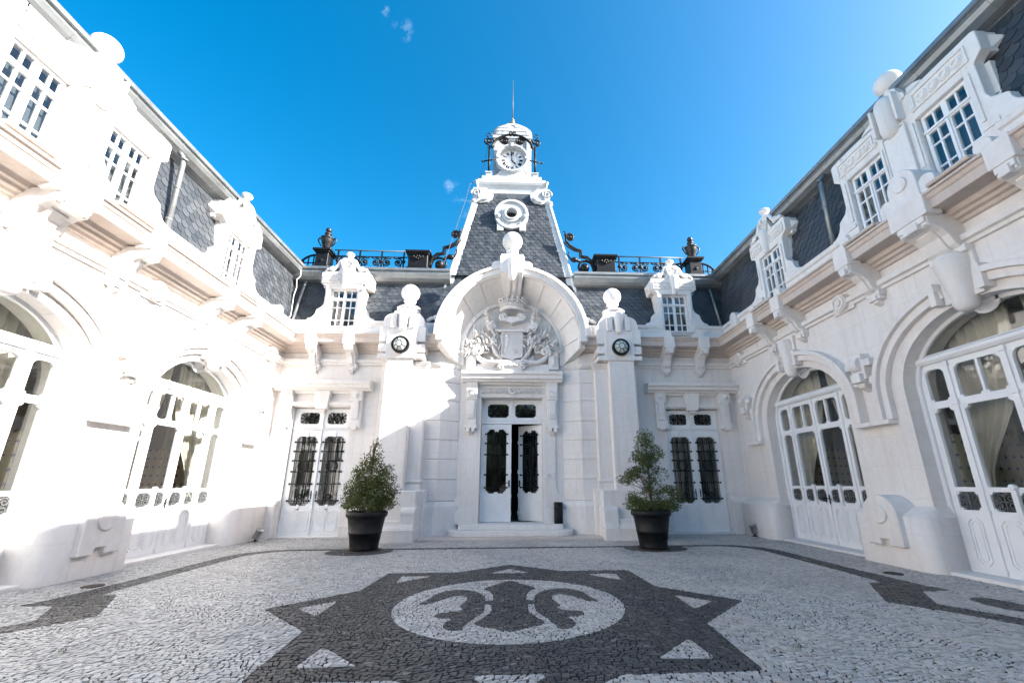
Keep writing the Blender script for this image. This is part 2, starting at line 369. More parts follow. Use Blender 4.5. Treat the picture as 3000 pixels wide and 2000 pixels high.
def dormer_outline(uc, a, w0, eave, top):
    # right half of the flat stone front, from the foot up to the middle of the pediment
    hb, hj, he = a
    r = [(hb, w0), (hb, w0+.05)]
    r += [(hb-.02-(hb-hj)*.5*math.sin(t), w0+.1+.28*(1-math.cos(t))) for t in np.linspace(0, PI/2, 6)]
    r += [(hj+(hb-hj)*.42, w0+.4), (hj+.05, w0+.5), (hj, w0+.62), (hj, eave-.5), (hj+.02, eave-.46), (he, eave-.36), (he, eave), (he-.06, eave+.03)]
    return r
SLATES = []
def slate_field(T, parent, u0, u1, vw0, vw1, skip, tilt=.02, limit=True, wd=.2, ex=.15, side=None):
    (v0, w0), (v1, w1) = vw0, vw1; L = math.hypot(v1-v0, w1-w0); du, dw = (v1-v0)/L, (w1-w0)/L; nv, nw = dw, -du
    rows = int(L/ex); items = []
    for r in range(-1, rows):
        off = (r % 2)*wd/2; n = int((u1-u0)/wd)+2
        for k in range(n):
            u = u0-wd/2+off+k*wd; q = r*ex+ex/2; v, w_ = v0+du*q, w0+dw*q
            if skip(u, w_) : continue
            p = T(u, v, w_)
            if not inframe(p, 500): continue
            items.append((px(p)[2], u, q, R_.uniform(-.006, .006), R_.uniform(0, .006), R_.random()))
    items.sort()
    shape = [(-wd*.485, ex*1.5), (-wd*.485, ex*.35)] + [(wd*.485*math.cos(t), ex*.35+ex*.62*math.sin(t)) for t in np.linspace(PI, 2*PI, 9)[1:-1]] + [(wd*.485, ex*.35), (wd*.485, ex*1.5)]
    O = T(0, 0, 0); X = Vector(T(1, 0, 0))-Vector(O); Y = Vector(T(0, 1, 0))-Vector(O); Zz = Vector(T(0, 0, 1))-Vector(O)
    S = Y*du+Zz*dw; N = Y*nv+Zz*nw
    def verts(o_, j, h):
        f = []; b_ = []
        for a, c in shape:
            lift = .022-.016*(c/(ex*1.5))+h
            f.append(o_+X*a+S*(c+j)+N*(lift+.008)); b_.append(o_+X*a+S*(c+j)+N*lift)
        return f+b_
    ns = len(shape); F = [tuple(range(ns))] + [(i, i+ns, (i+1) % ns+ns, (i+1) % ns) for i in range(ns)]
    me = None
    org = ORG[parent.name]
    for d, u, q, j, h, tn in items[:300] if limit else []:
        if me is None:
            me = bpy.data.meshes.new('roof_slate'); me.from_pydata([tuple(x) for x in verts(Vector((0, 0, 0)), 0, 0)], [], F); me.materials.append(M['slate'])
            at = me.attributes.new('tint', 'FLOAT', 'FACE'); at.data.foreach_set('value', [0]*len(F))
        o_ = bpy.data.objects.new('roof_slate', me); C.objects.link(o_); o_.parent = parent
        o_.location = Vector(T(u, v0+du*q, w0+dw*q))-org+S*j+N*h
    b = MB(); tint = []
    for d, u, q, j, h, tn in items[300 if limit else 0:]:
        b.add([tuple(x) for x in verts(Vector(T(u, v0+du*q, w0+dw*q)), j, h)], F); tint += [tn]*len(F)
    if tint: b.build('roof_slates', 'slate', parent, kind='stuff', tint=tint, recalc=False)
def ironscroll(b, uc, w0, w1, hw, v, r=.008):
    # lyre of four C-scrolls round a lily, filling a small door grille
    h = w1-w0; wc = (w0+w1)/2
    for s in (-1, 1):
        b.tube(P3([(uc+s*(x-uc), z) for x, z in spiral(uc+hw*.52, w0+h*.72, hw*.44, hw*.1, PI*.9, -1.4, 16)], v), r, 4)
        b.tube(P3([(uc+s*(x-uc), z) for x, z in spiral(uc+hw*.5, w0+h*.28, hw*.42, hw*.1, PI*1.1, 1.4, 16)], v), r, 4)
        b.tube(P3([(uc+s*hw*.95, w0+h*.1), (uc+s*hw*.97, wc), (uc+s*hw*.9, w0+h*.9)], v), r, 4)
    b.tube(P3([(uc, w0), (uc, w1)], v), r, 4); b.tube(P3([(uc-hw*.3, wc), (uc+hw*.3, wc)], v), r*1.3, 4)
    b.disc(uc, w0+h*.86, r*2.2, v-.01, v+.015, 8)
def arched_door(T, parent, uc, seed):
    v0, v1 = -.36, -.29
    us = [uc+x for x in (-1.5, -1.25, -.93, -.76, -.42, -.38, -.08, .08, .38, .42, .76, .93, 1.25, 1.5)]
    ws = [.05, .97, 1.25, 1.32, 2.60, 2.72, 3.27, 3.36]
    holecols = (1, 3, 5, 7, 9, 11)
    def hole(i, j):
        if j in (1, 5): return i in holecols
        if j == 3: return i in (1, 3, 4, 5, 7, 8, 9, 11)
        return False
    b = MB(T); b.holes(us, ws, hole, v0, v1)
    b.strip(ell(uc, 1.52, 1.28, 2.9, 28, .28, PI-.28), [(uc+1.18*math.cos(t), 3.53+.50*max(0, math.sin(t))) for t in np.linspace(.0, PI, 29)], v0+.002, v1-.002)
    b.box(uc-1.5, uc+1.5, v0, v1, 3.36, 3.53)
    # outer rim inside the stone opening and the moulded transom
    b.strip(ell(uc, 1.41, 1.16, 2.95, 28), ell(uc, 1.34, 1.09, 2.95, 28), v1, v1+.05)
    for s in (-1, 1): b.box(*sorted((uc+s*1.34, uc+s*1.41)), v1, v1+.05, .05, 2.95)
    b.prof([(v1, 3.36), (v1+.05, 3.37), (v1+.09, 3.42), (v1+.09, 3.47), (v1+.03, 3.5), (v1, 3.52)], uc-1.33, uc+1.33)
    b.disc(uc, 4.08, .18, v1, v1+.03, 20); b.ring(uc, 4.08, .20, .15, v1+.02, v1+.05, 20)
    # leaf edges, meeting stile, corner fillets of the upper lights
    for x in (-.845, .845, 0): b.box(uc+x-.03, uc+x+.03, v1, v1+.03, .06, 3.36); 
    for x in (-.845, .845, 0):
        for z in (.12, .95, 2.66, 3.3): b.box(uc+x-.045, uc+x+.045, v1, v1+.045, z-.03, z+.03)
    for i in (1, 3, 5, 7, 9, 11):
        a, c = us[i], us[i+1]; r = .11
        sides = [(a, 1), (c, -1)] if i in (1, 11) else [(a, 1)] if i in (3, 7) else [(c, -1)]
        for e, s in sides: b.prism([(e, 3.275), (e+s*r, 3.275)]+[(e+s*(r-r*math.sin(t)), 3.27-r+r*math.cos(t)) for t in np.linspace(0, PI/2, 6)][1:], v0+.005, v1-.004)
        for w_, k in ((2.72, 1), (1.25, -1), (.97, 1)):
            for e, s in ((a, 1), (c, -1)): b.prism([(e, w_), (e+s*.045, w_), (e+s*.045, w_+k*.02), (e+s*.02, w_+k*.045), (e, w_+k*.045)], v0+.006, v1-.005)
    for e, s in ((us[1], 1), (us[2], -1), (us[3], 1), (us[6], -1), (us[7], 1), (us[10], -1), (us[11], 1), (us[12], -1)):
        b.prism([(e, 2.6), (e+s*.06, 2.6), (e+s*.06, 2.575), (e+s*.025, 2.54), (e, 2.54)], v0+.006, v1-.005)
    for x in (-.40, .40): b.box(uc+x-.035, uc+x+.035, v1, v1+.05, .9, 1.30); b.disc(uc+x, 1.32, .045, v1, v1+.06, 12)
    d = b.build('glazed_door', 'white_paint', parent, .006)
    # raised panels below
    for a, c in ((-1.2, -.97), (-.73, -.42), (-.38, -.12), (.12, .38), (.42, .73), (.97, 1.2)):
        p = MB(T); A = octo(uc+a, uc+c, .16, .86, .07); B = octo(uc+a+.022, uc+c-.022, .182, .838, .06)
        p.strip(A, B, v1, v1+.02, True); p.strip(octo(uc+a+.05, uc+c-.05, .21, .81, .05), octo(uc+a+.062, uc+c-.062, .222, .798, .045), v1, v1+.012, True)
        p.build('panel_moulding', 'white_paint', d)
    for i in range(13):
        for j in (1, 3, 5):
            if hole(i, j) and not (j == 3 and i in (4, 5, 8, 9)):
                a, c = us[i], us[i+1]
                if j == 3 and i in (3, 7): c = us[i+3]
                MB(T).box(a-.01, c+.01, v0+.02, v0+.026, ws[j]-.01, ws[j+1]+.01).build('pane', 'glass', d)
    A = [(uc+1.2*math.cos(t), v0+.02, 3.52+.52*math.sin(t)) for t in np.linspace(0, PI, 25)]
    MB(T).loops(A, [(u, v0+.026, w_) for u, v, w_ in A]).build('pane', 'glass', d)
    for i in holecols:
        gb = MB(T); c_ = (us[i]+us[i+1])/2; ironscroll(gb, c_, .98, 1.24, (us[i+1]-us[i])/2*.93, v1-.02, .009); gb.build('grille', 'grey_iron', d)
    for s in (-1, 1):
        hb = MB(T); hb.box(uc+s*.05-.012, uc+s*.05+.012, v1+.03, v1+.045, .93, 1.13); hb.tube([(uc+s*.05, v1+.04, 1.05), (uc+s*.05, v1+.09, 1.05), (uc+s*.17, v1+.09, 1.04)], .011, 6); hb.build('handle', 'bronze', d)
    return d
def octo(a, b, c, d, k): return [(a+k, c), (b-k, c), (b, c+k), (b, d-k), (b-k, d), (a+k, d), (a, d-k), (a, c+k)]
def curtain(T, parent, u0, u1, w0, w1, v, tie=0, mat='curtain'):
    # hanging folds; tie=+1/-1 gathers the lower part towards that side
    n, mz = 72, 14; V = []; F = []
    for j in range(mz+1):
        z = j/mz; pinch = 1-.78*math.exp(-((z-.28)/.3)**2)*abs(tie) if tie else 1
        for i in range(n+1):
            x = i/n; e = (1-x) if tie < 0 else x
            u = (u0+(u1-u0)*x) if not tie else (u1-(u1-u0)*(1-x)*pinch if tie > 0 else u0+(u1-u0)*x*pinch)
            V.append((u, v+.035*math.sin(x*46+.8*math.sin(z*3))+.018*math.sin(x*19+1), w0+(w1-w0)*z))
    for j in range(mz):
        for i in range(n): a = j*(n+1)+i; F.append((a, a+1, a+n+2, a+n+1))
    b = MB(T); b.add(V, F, True); o = b.build('curtain', mat, parent); sm = o.modifiers.new('cloth', 'SOLIDIFY'); sm.thickness = .004
    return o
# ---------------------------------------------------------------- the two wings
def wing(s, W, label, roots):
    T = lambda u, v, w: (s*(W-v), u, w)
    R = thing('palace_wing', label, 'building', (s*W, 9, 0))
    DC = (9.65, 5.53); HA, RI, SP = 1.40, 1.15, 2.95
    # wall with two arched openings
    b = MB(T); top = 5.3
    def quad(a, c, d, e, v=0): b.add([(a, v, d), (c, v, d), (c, v, e), (a, v, e)], [(0, 1, 2, 3)])
    edges = [-12]+[x for c in DC[::-1] for x in (c-HA, c+HA)]+[12.55]
    for i in range(0, len(edges), 2): quad(edges[i], edges[i+1], -.05, top)
    for c in DC:
        E = [(c+HA, -.05)]+ell(c, HA, RI, SP, 30)+[(c-HA, -.05)]
        for (a, z), (e, y) in zip(E[1:-2], E[2:-1]): b.add([(a, 0, z), (e, 0, y), (e, 0, top), (a, 0, top)], [(0, 1, 2, 3)])
        for (a, z), (e, y) in zip(E[:-1], E[1:]): b.add([(a, 0, z), (e, 0, y), (e, -.62, y), (a, -.62, z)], [(0, 1, 2, 3)], False)
    b.add([(-12, 0, -.05), (-12, 0, top), (-12, -7, top), (-12, -7, -.05)], [(0, 1, 2, 3)]); b.add([(-12, -7, -.05), (12.55, -7, -.05), (12.55, -7, top), (-12, -7, top)], [(0, 1, 2, 3)])
    b.build('wall', 'limestone_wall', R)
    for c in DC:
        f = MB(T); f.box(c-1.42, c+1.42, -.62, .1, -.05, .05); f.build('threshold', 'limestone', R, .01)
    # plinths that flare out round the door jambs
    for a, e, cons in ((-12, 4.05, None), (6.84, 8.36, 7.58), (11.0, 12.5, None)):
        pl = []
        for ang in np.linspace(0, PI/2, 7): pl.append((e-.22+.22*math.cos(ang), .12+.2*math.sin(ang)))
        for ang in np.linspace(PI/2, PI, 7): pl.append((a+.22+.22*math.cos(ang), .12+.2*math.sin(ang)))
        pl += [(a+.02, -.27), (e-.02, -.27)]
        if cons is None and e > 12: pl = [(e, -.2), (e, .32)]+[q for q in pl if q[0] < a+.5 and q[0] < 12]
        b = MB(T); cu = sum(q[0] for q in pl)/len(pl)
        lo = [(u, v, -.05) for u, v in pl]; mid = [(u, v, .84) for u, v in pl]; up = [(cu+(u-cu)*.985, v-.1 if v > 0 else v, .90) for u, v in pl]; tp = [(cu+(u-cu)*.95, min(v-.1, .015) if v > 0 else v, 1.0) for u, v in pl]
        b.loops(lo, mid, True, False); b.loops(mid, up, False, False); b.loops(up, tp, False, False); b.add(tp, [tuple(range(len(tp)))])
        b.build('plinth', 'limestone_wall', R)
        if cons:
            u = cons; h = .36
            P = [(u-h, .34), (u-.09, .34), (u-.09, .44), (u+.09, .44), (u+.09, .34), (u+h, .34), (u+h, .82)]+[(u+h*math.cos(t), .82+.36*math.sin(t)) for t in np.linspace(0, PI, 13)][1:]
            b = MB(T); b.prism(P, 0, .42); b.disc(u, .86, .17, .42, .455, 22); b.build('console', 'limestone', R, .014)
    # hood mouldings, links, keystones
    for c in DC:
        b = MB(T); hb = .26 if c > 7 else .30
        for t0, t1 in ((0, math.acos(hb/1.85)), (PI-math.acos(hb/1.85), PI)):
            for ao, bo, ai, bi, v in ((1.85, 1.52, 1.64, 1.30, .11), (1.855, 1.525, 1.76, 1.43, .19)):
                b.strip(ell(c, ao, bo, SP, 18, t0, t1), ell(c, ai, bi, SP, 18, t0, t1), 0, v)
        for q in (-1, 1):
            for x0, x1, v in ((1.64, 1.85, .11), (1.76, 1.855, .19)): b.box(*sorted((c+q*x0, c+q*x1)), 0, v, 2.5, SP)
            b.box(*sorted((c+q*hb, c+q*(hb+.1))), 0, .196, 4.12, 4.5)
        e0, e1 = (c+1.64, min(c+1.85+.62, 12.1))
        b.box(c+1.66, c+2.06 if c < 7 else c+2.2, 0, .19, 2.42, 2.499); b.box(c-2.058, c-1.66, 0, .19, 2.42, 2.499)
        b.build('arch_hood', 'limestone', R, .006)
        b = MB(T); b.box(c-hb*.95, c+hb*.95, 0, .07, 4.1, 4.92); b.build('keystone', 'limestone', R, .006)
        arched_door(T, R, c, 0)
        key_drop(T, R, c, .2 if c > 7 else .24, 3.9, 4.87)
    stepped_corbel(T, R, 7.6, 3.42); stepped_corbel(T, R, 11.74, 3.48)
    # string course, medallions, cornice, brackets, parapet
    b = MB(T); b.prof(STRING, -12, 12.55); b.build('string_course', 'limestone', R)
    for u in (7.75, 11.8):
        b = MB(T); b.disc(u, 5.02, .19, 0, .15, 22); b.ring(u, 5.02, .16, .11, .15, .175, 22); b.disc(u, 5.02, .07, .15, .18, 14); b.box(u-.26, u+.26, 0, .06, 4.82, 4.92); b.build('medallion', 'limestone', R, .006)
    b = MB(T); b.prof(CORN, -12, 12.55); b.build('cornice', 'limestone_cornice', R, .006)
    for a, e in ((-12, 4.45), (7.2, 9.2), (10.2, 12.5)): b = MB(T); b.prof(PARA, a, e); b.build('parapet', 'limestone', R, .008)
    for u in (10.14, 9.05, 6.94, 4.2): bracket(T, R, u)
    bracket(T, R, 5.53, .62)
    b = MB(T)  # rolled block standing on the cornice between the paired dormer windows
    for x, r, v in ((0, .25, .50), (.36, .13, .46), (-.36, .13, .46)):
        b.prism([(5.6+x-r, 5.77), (5.6+x+r, 5.77), (5.6+x+r, 6.2 if x == 0 else 6.0)]+[(5.6+x+r*math.cos(t), (6.2 if x == 0 else 6.0)+r*math.sin(t)) for t in np.linspace(0, PI, 12)][1:], .02, v)
    b.disc(5.6, 6.2, .13, .50, .535, 18); b.build('scroll_block', 'limestone', R, .01)
    for a, e in ((9.15, 10.05), (6.08, 6.8), (4.5, 5.12)):
        b = MB(T); b.prof([(.0, 5.76), (.63, 5.762), (.65, 5.78), (.65, 5.82), (.3, 5.86), (0, 5.9)], a, e); b.build('window_sill', 'limestone_cornice', R, .006)
    for u, r, z in ((11.66, .17, 6.3), (10.2, .12, 5.9), (9.08, .12, 5.9), (6.9, .12, 5.9), (4.42, .12, 5.9)):
        b = MB(T); b.prism([(u-r, 5.76), (u+r, 5.76), (u+r, z)]+[(u+r*math.cos(t), z+r*math.sin(t)) for t in np.linspace(0, PI, 10)][1:], -.1, .20 if r > .15 else .5); b.build('parapet_boss', 'limestone', R, .01)
    small_dormer(T, R, 9.72, .06)
    big_dormer(T, R, 5.8)
    # roof
    b = MB(T); b.add([(-12, -.07, 6.2), (12.95, -.07, 6.2), (12.95, -.37, 8.14), (-12, -.37, 8.14)], [(0, 1, 2, 3)])
    b.add([(-12, -.3, 8.46), (13.2, -.3, 8.46), (13.2, -7, 8.8), (-12, -7, 8.8)], [(0, 1, 2, 3)]); b.add([(-12, -7, 8.8), (13.2, -7, 8.8), (13.2, -7, 5), (-12, -7, 5)], [(0, 1, 2, 3)]); b.add([(-12, 0, 5), (-12, -.4, 8.7), (-12, -7, 8.8), (-12, -7, 5)], [(0, 1, 2, 3)])
    b.build('roof', 'slate', R, tint=[.3]*4, recalc=False)
    def skip(u, w_): return abs(u-9.72) < .62 and w_ < 7.95 or abs(u-5.8) < 1.2 and w_ < 8.0
    slate_field(T, R, 2.2, 12.75, (-.05, 6.25), (-.35, 8.14), skip)
    G = [(-.42, 8.10), (-.35, 8.10), (-.31, 8.13), (-.17, 8.16), (-.06, 8.23), (-.02, 8.31), (-.05, 8.38), (-.05, 8.40), (-.0, 8.41), (0, 8.50), (-.03, 8.52), (-.5, 8.56)]
    b = MB(T); b.prof(G, -12, 13.0); b.build('gutter', 'zinc', R)
    for k in range(12):
        u = 12.2-k*1.15; b = MB(T); b.prof([(v+.006, z-.004) for v, z in G[2:8]]+[(-.2, 8.36), (-.32, 8.2)], u-.02, u+.02); b.build('gutter_seam', 'zinc', R)
    b = MB(T); b.tube([(7.66, -.2, 8.3), (7.66, -.04, 8.1), (7.66, .0, 7.9), (7.66, .03, 6.25)], .05, 10)
    for z in (6.55, 7.3, 8.0): b.lathe(7.66, .015, [(.06, z), (.062, z+.02), (.06, z+.04)], 12)
    b.build('downpipe', 'zinc', R)
    # rooms behind the glass
    def room(u0, u1):
        b = MB(T)
        for V in ([(u0, -.62, -.02), (u1, -.62, -.02), (u1, -4.5, -.02), (u0, -4.5, -.02)],): b.add(V, [(0, 1, 2, 3)])
        b.build('room_floor', 'room_floor', R, recalc=False)
        b = MB(T)
        for V in ([(u0, -4.5, -.02), (u1, -4.5, -.02), (u1, -4.5, 4.9), (u0, -4.5, 4.9)], [(u0, -.62, 4.9), (u1, -.62, 4.9), (u1, -4.5, 4.9), (u0, -4.5, 4.9)], [(u0, -.62, 2.0), (u0, -4.5, 2.0), (u0, -4.5, 4.9), (u0, -.62, 4.9)], [(u1, -.62, 2.0), (u1, -4.5, 2.0), (u1, -4.5, 4.9), (u1, -.62, 4.9)]): b.add(V, [(0, 1, 2, 3)])
        b.build('room_wall', 'room_wall', R, recalc=False)
        b = MB(T)
        for u in (u0, u1): b.add([(u+.004*(1 if u == u0 else -1), -.62, -.02), (u+.004*(1 if u == u0 else -1), -4.5, -.02), (u+.004*(1 if u == u0 else -1), -4.5, 2.3), (u+.004*(1 if u == u0 else -1), -.62, 2.3)], [(0, 1, 2, 3)])
        b.add([(u0, -4.496, -.02), (u1, -4.496, -.02), (u1, -4.496, 2.3), (u0, -4.496, 2.3)], [(0, 1, 2, 3)])
        b.build('wallpaper', 'wallpaper', R, recalc=False)
    room(7.6, 11.7); room(3.4, 7.56)
    for c, tw in ((9.65, 1), (5.53, 1)):
        for q in (-1, 1):
            b = MB(T); b.prism([(c+q*1.405, -.05), (c+q*1.405, 2.2), (c+q*1.7, 2.2), (c+q*1.7, -.05)], -.95, -.64); b.build('window_lining', 'wallpaper', R)
        curtain(T, R, c+.1, c+1.25, .1, 4.2, -.74, 1)
        curtain(T, R, c-1.25, c-.1, .1, 4.2, -.74, -1)
    return R, T
def small_dormer(T, R, uc, v1, fw=1.0):
    w0, eave = 6.3, 7.98; O = dormer_outline(uc, (1.07*fw, .60*fw, .79*fw), w0, eave, 8.4)
    b = MB(T); hw, wt = .42, 7.44
    for q in (-1, 1):
        side = [(uc+q*x, z) for x, z in O]
        poly = side+[(uc+q*hw, eave+.03), (uc+q*hw, w0)] if False else side
        inner = [(uc+q*hw, eave+.03), (uc+q*hw, w0-.2), (uc+q*1.07*fw, w0-.2)]
        P = side+inner[:2]+[(uc+q*1.07*fw, w0-.2)]
        b.prism(P if q > 0 else P[::-1], -.12, v1)
    b.box(uc-hw, uc+hw, -.12, v1, wt, eave+.03); b.box(uc-hw, uc+hw, -.12, v1+.01, 5.95, 6.12)
    d = b.build('dormer', 'limestone', R, .01)
    # cheeks, corbelled ends with a pyramid boss, roof cap
    b = MB(T)
    for q in (-1, 1):
        a, c = sorted((uc+q*.44*fw, uc+q*.605*fw)); b.box(a, c, -.75, -.121, 6.2, 7.5)
        a, c = sorted((uc+q*.5*fw, uc+q*.785*fw)); b.box(a, c, -.62, -.122, 7.55, eave-.005)
        e = uc+q*.785*fw; b.add([(e, -.1, 7.66), (e, -.38, 7.66), (e, -.38, 7.92), (e, -.1, 7.92), (e+q*.1, -.24, 7.79)], [(0, 1, 4), (1, 2, 4), (2, 3, 4), (3, 0, 4)])
    b.box(uc-.6*fw, uc+.6*fw, -1.0, -.125, 7.5, 7.9); b.build('dormer_cheek', 'limestone', d, .01)
    b = MB(T); b.prof([(-1.1, 7.95), (-.1, 8.02), (-.1, 8.05), (-1.1, 7.98)], uc-.75*fw, uc+.75*fw); b.build('lead_cap', 'zinc', d)
    for q in (-1, 1):
        f = MB(T); frieze(f, *sorted((uc+q*.14, uc+q*.72*fw)), 7.62, 7.88, v1+.05 if False else v1)
        f.prism([(uc+q*(.5*fw), 6.55), (uc+q*(.54*fw), 6.55), (uc+q*(.54*fw), 7.35), (uc+q*(.5*fw), 7.35)], v1, v1+.025)
        f.build('carved_frieze', 'limestone', d)
    key_drop(T, d, uc, .125, 7.4, 8.12, v1+.04)
    # pediment: two volutes leaning on a plinth with neck and knob
    b = MB(T)
    for q in (-1, 1):
        for k in range(7):
            pass
        L = [(uc+q*x, z) for x, z in ((.70*fw, 8.02), (.62*fw, 8.12), (.5*fw, 8.1), (.4*fw, 8.16), (.32*fw, 8.26), (.25, 8.4), (.17, 8.45))]
        b.tube(P3(L, v1-.04), .055, 8); b.tube(P3([(uc+q*(x-uc), z) for x, z in spiral(uc+.47*fw, 8.11, .085, .02, 0, 1.6, 18)], v1+.0), .03, 6)
        b.tube(P3([(uc+q*(x-uc), z) for x, z in spiral(uc+.13, 8.42, .075, .02, 0, -1.6, 16)], v1+.01), .028, 6)
        b.tube(P3([(uc+q*.2, 8.36), (uc+q*.14, 8.2), (uc+q*.08, 8.06)], v1+.02), .03, 6)
    b.prism([(uc-.26, 8.02), (uc+.26, 8.02), (uc+.16, 8.3), (uc+.14, 8.48), (uc-.14, 8.48), (uc-.16, 8.3)], -.12, v1-.01)
    for t in (-.5, 0, .5): b.tube(P3([(uc+.1*math.sin(t), 8.22), (uc+.22*math.sin(t*.6), 8.36)], v1+.0), .022, 6)
    b.build('carved_pediment', 'limestone', d)
    b = MB(T); b.box(uc-.16, uc+.16, -.14, v1, 8.46, 8.52); b.lathe(uc, -.04, [(.11, 8.52), (.075, 8.56), (.06, 8.6), (.075, 8.62), (.11, 8.66), (.135, 8.71), (.125, 8.75), (.08, 8.785), (1e-5, 8.795)], 18); b.build('finial', 'limestone', d)
    MB(T).prof([(-.1, 5.96), (v1+.05, 5.96), (v1+.05, 6.1), (-.1, 6.125)], uc-.5, uc+.5).build('window_sill', 'limestone_cornice', d, .006)
    sash(T, d, uc-hw, uc+hw, 6.12, 7.44, -.02)
    return d
def big_dormer(T, R, uc):
    w0, eave, v1 = 6.3, 7.98, .06; win = ((-1.13, -.38), (.38, 1.13))
    b = MB(T); O = dormer_outline(uc, (1.85, 1.33, 1.47), w0, eave, 8.2)
    for q in (-1, 1):
        side = [(uc+q*x, z) for x, z in O]; P = side+[(uc+q*1.16, eave+.03), (uc+q*1.16, w0-.2), (uc+q*1.95, w0-.2)]
        b.prism(P if q > 0 else P[::-1], -.12, v1)
    b.box(uc-1.16, uc+1.16, -.12, v1, 7.44, eave+.03); b.box(uc-.36, uc+.36, -.12, v1, 6.1, 7.44); b.box(uc-1.16, uc+1.16, -.12, v1+.01, 5.95, 6.12)
    P = [(uc-.34, eave), (uc+.34, eave), (uc+.34, eave+.1), (uc+.26, eave+.2), (uc+.22, eave+.34), (uc-.22, eave+.34), (uc-.26, eave+.2), (uc-.34, eave+.1)]; b.prism(P, -.2, v1+.04)
    for q in (-1, 1): b.prism([(uc+q*.36, eave), (uc+q*.62, eave), (uc+q*.62, eave+.06), (uc+q*.5, eave+.13), (uc+q*.36, eave+.15)], -.12, v1)
    d = b.build('dormer', 'limestone', R, .01)
    b = MB(T)
    for q in (-1, 1):
        a, c = sorted((uc+q*1.2, uc+q*1.39)); b.box(a, c, -.75, -.121, 6.2, 7.5)
        a, c = sorted((uc+q*1.2, uc+q*1.46)); b.box(a, c, -.62, -.122, 7.6, eave-.005)
        e = uc+q*1.46; b.add([(e, -.14, 7.66), (e, -.42, 7.66), (e, -.42, 7.92), (e, -.14, 7.92), (e+q*.1, -.28, 7.79)], [(0, 1, 4), (1, 2, 4), (2, 3, 4), (3, 0, 4)])
    b.box(uc-1.2, uc+1.2, -1.0, -.125, 7.5, 7.9); b.build('dormer_cheek', 'limestone', d, .01)
    for q in (-1, 1):
        f = MB(T); a, c = sorted((uc+q*.42, uc+q*1.3)); frieze(f, a, c, 7.58, 7.9, v1); f.sph(uc+q*.4, v1, 7.62, .055, 12, 8)
        f.box(*sorted((uc+q*1.2, uc+q*1.25)), v1, v1+.03, 6.5, 7.4); f.box(*sorted((uc+q*.28, uc+q*.33)), v1, v1+.03, 6.5, 7.4); f.box(*sorted((uc+q*1.18, uc+q*1.4)), v1, v1+.025, 6.36, 6.44)
        f.build('carved_frieze', 'limestone', d)
    b = MB(T); b.box(uc-.2, uc+.2, v1, v1+.05, 6.3, 7.5); b.strip([(uc-.23, 6.3), (uc-.23, 7.55), (uc+.23, 7.55), (uc+.23, 6.3)], [(uc-.2, 6.3), (uc-.2, 7.52), (uc+.2, 7.52), (uc+.2, 6.3)], v1, v1+.07)
    for q in (-1, 1): b.box(*sorted((uc+q*.2, uc+q*.25)), v1, v1+.16, 7.6, 8.2)
    b.build('pilaster_strip', 'limestone', d, .006)
    b = MB(T); b.lathe(uc, v1+.04, [(1e-5, 7.42), (.09, 7.44), (.14, 7.5), (.16, 7.6), (.165, 7.9), (.17, 8.1), (.15, 8.2), (.1, 8.27), (1e-5, 8.3)], 20, (1, 1.1)); b.build('keystone_drop', 'limestone', d)
    b = MB(T); b.box(uc-.16, uc+.16, -.26, .08, 8.3, 8.36); b.lathe(uc, -.1, [(.15, 8.36), (.13, 8.4), (.1, 8.43), (.12, 8.45), (.12, 8.47), (.1, 8.49)], 20); b.sph(uc, -.1, 8.68, .225, 24, 14); b.build('ball_finial', 'limestone', d)
    for q, a in ((0, win[0]), (1, win[1])): sash(T, d, uc+a[0]+.0, uc+a[1], 6.12, 7.44, -.02)
    return d
RW, TR = wing(1, 7.0, 'white limestone palace wing in cool shade on the right, with arched glazed doors', None)
LW, TL = wing(-1, 7.0, 'white limestone palace wing glaring in full sun on the left, with arched glazed doors', None)
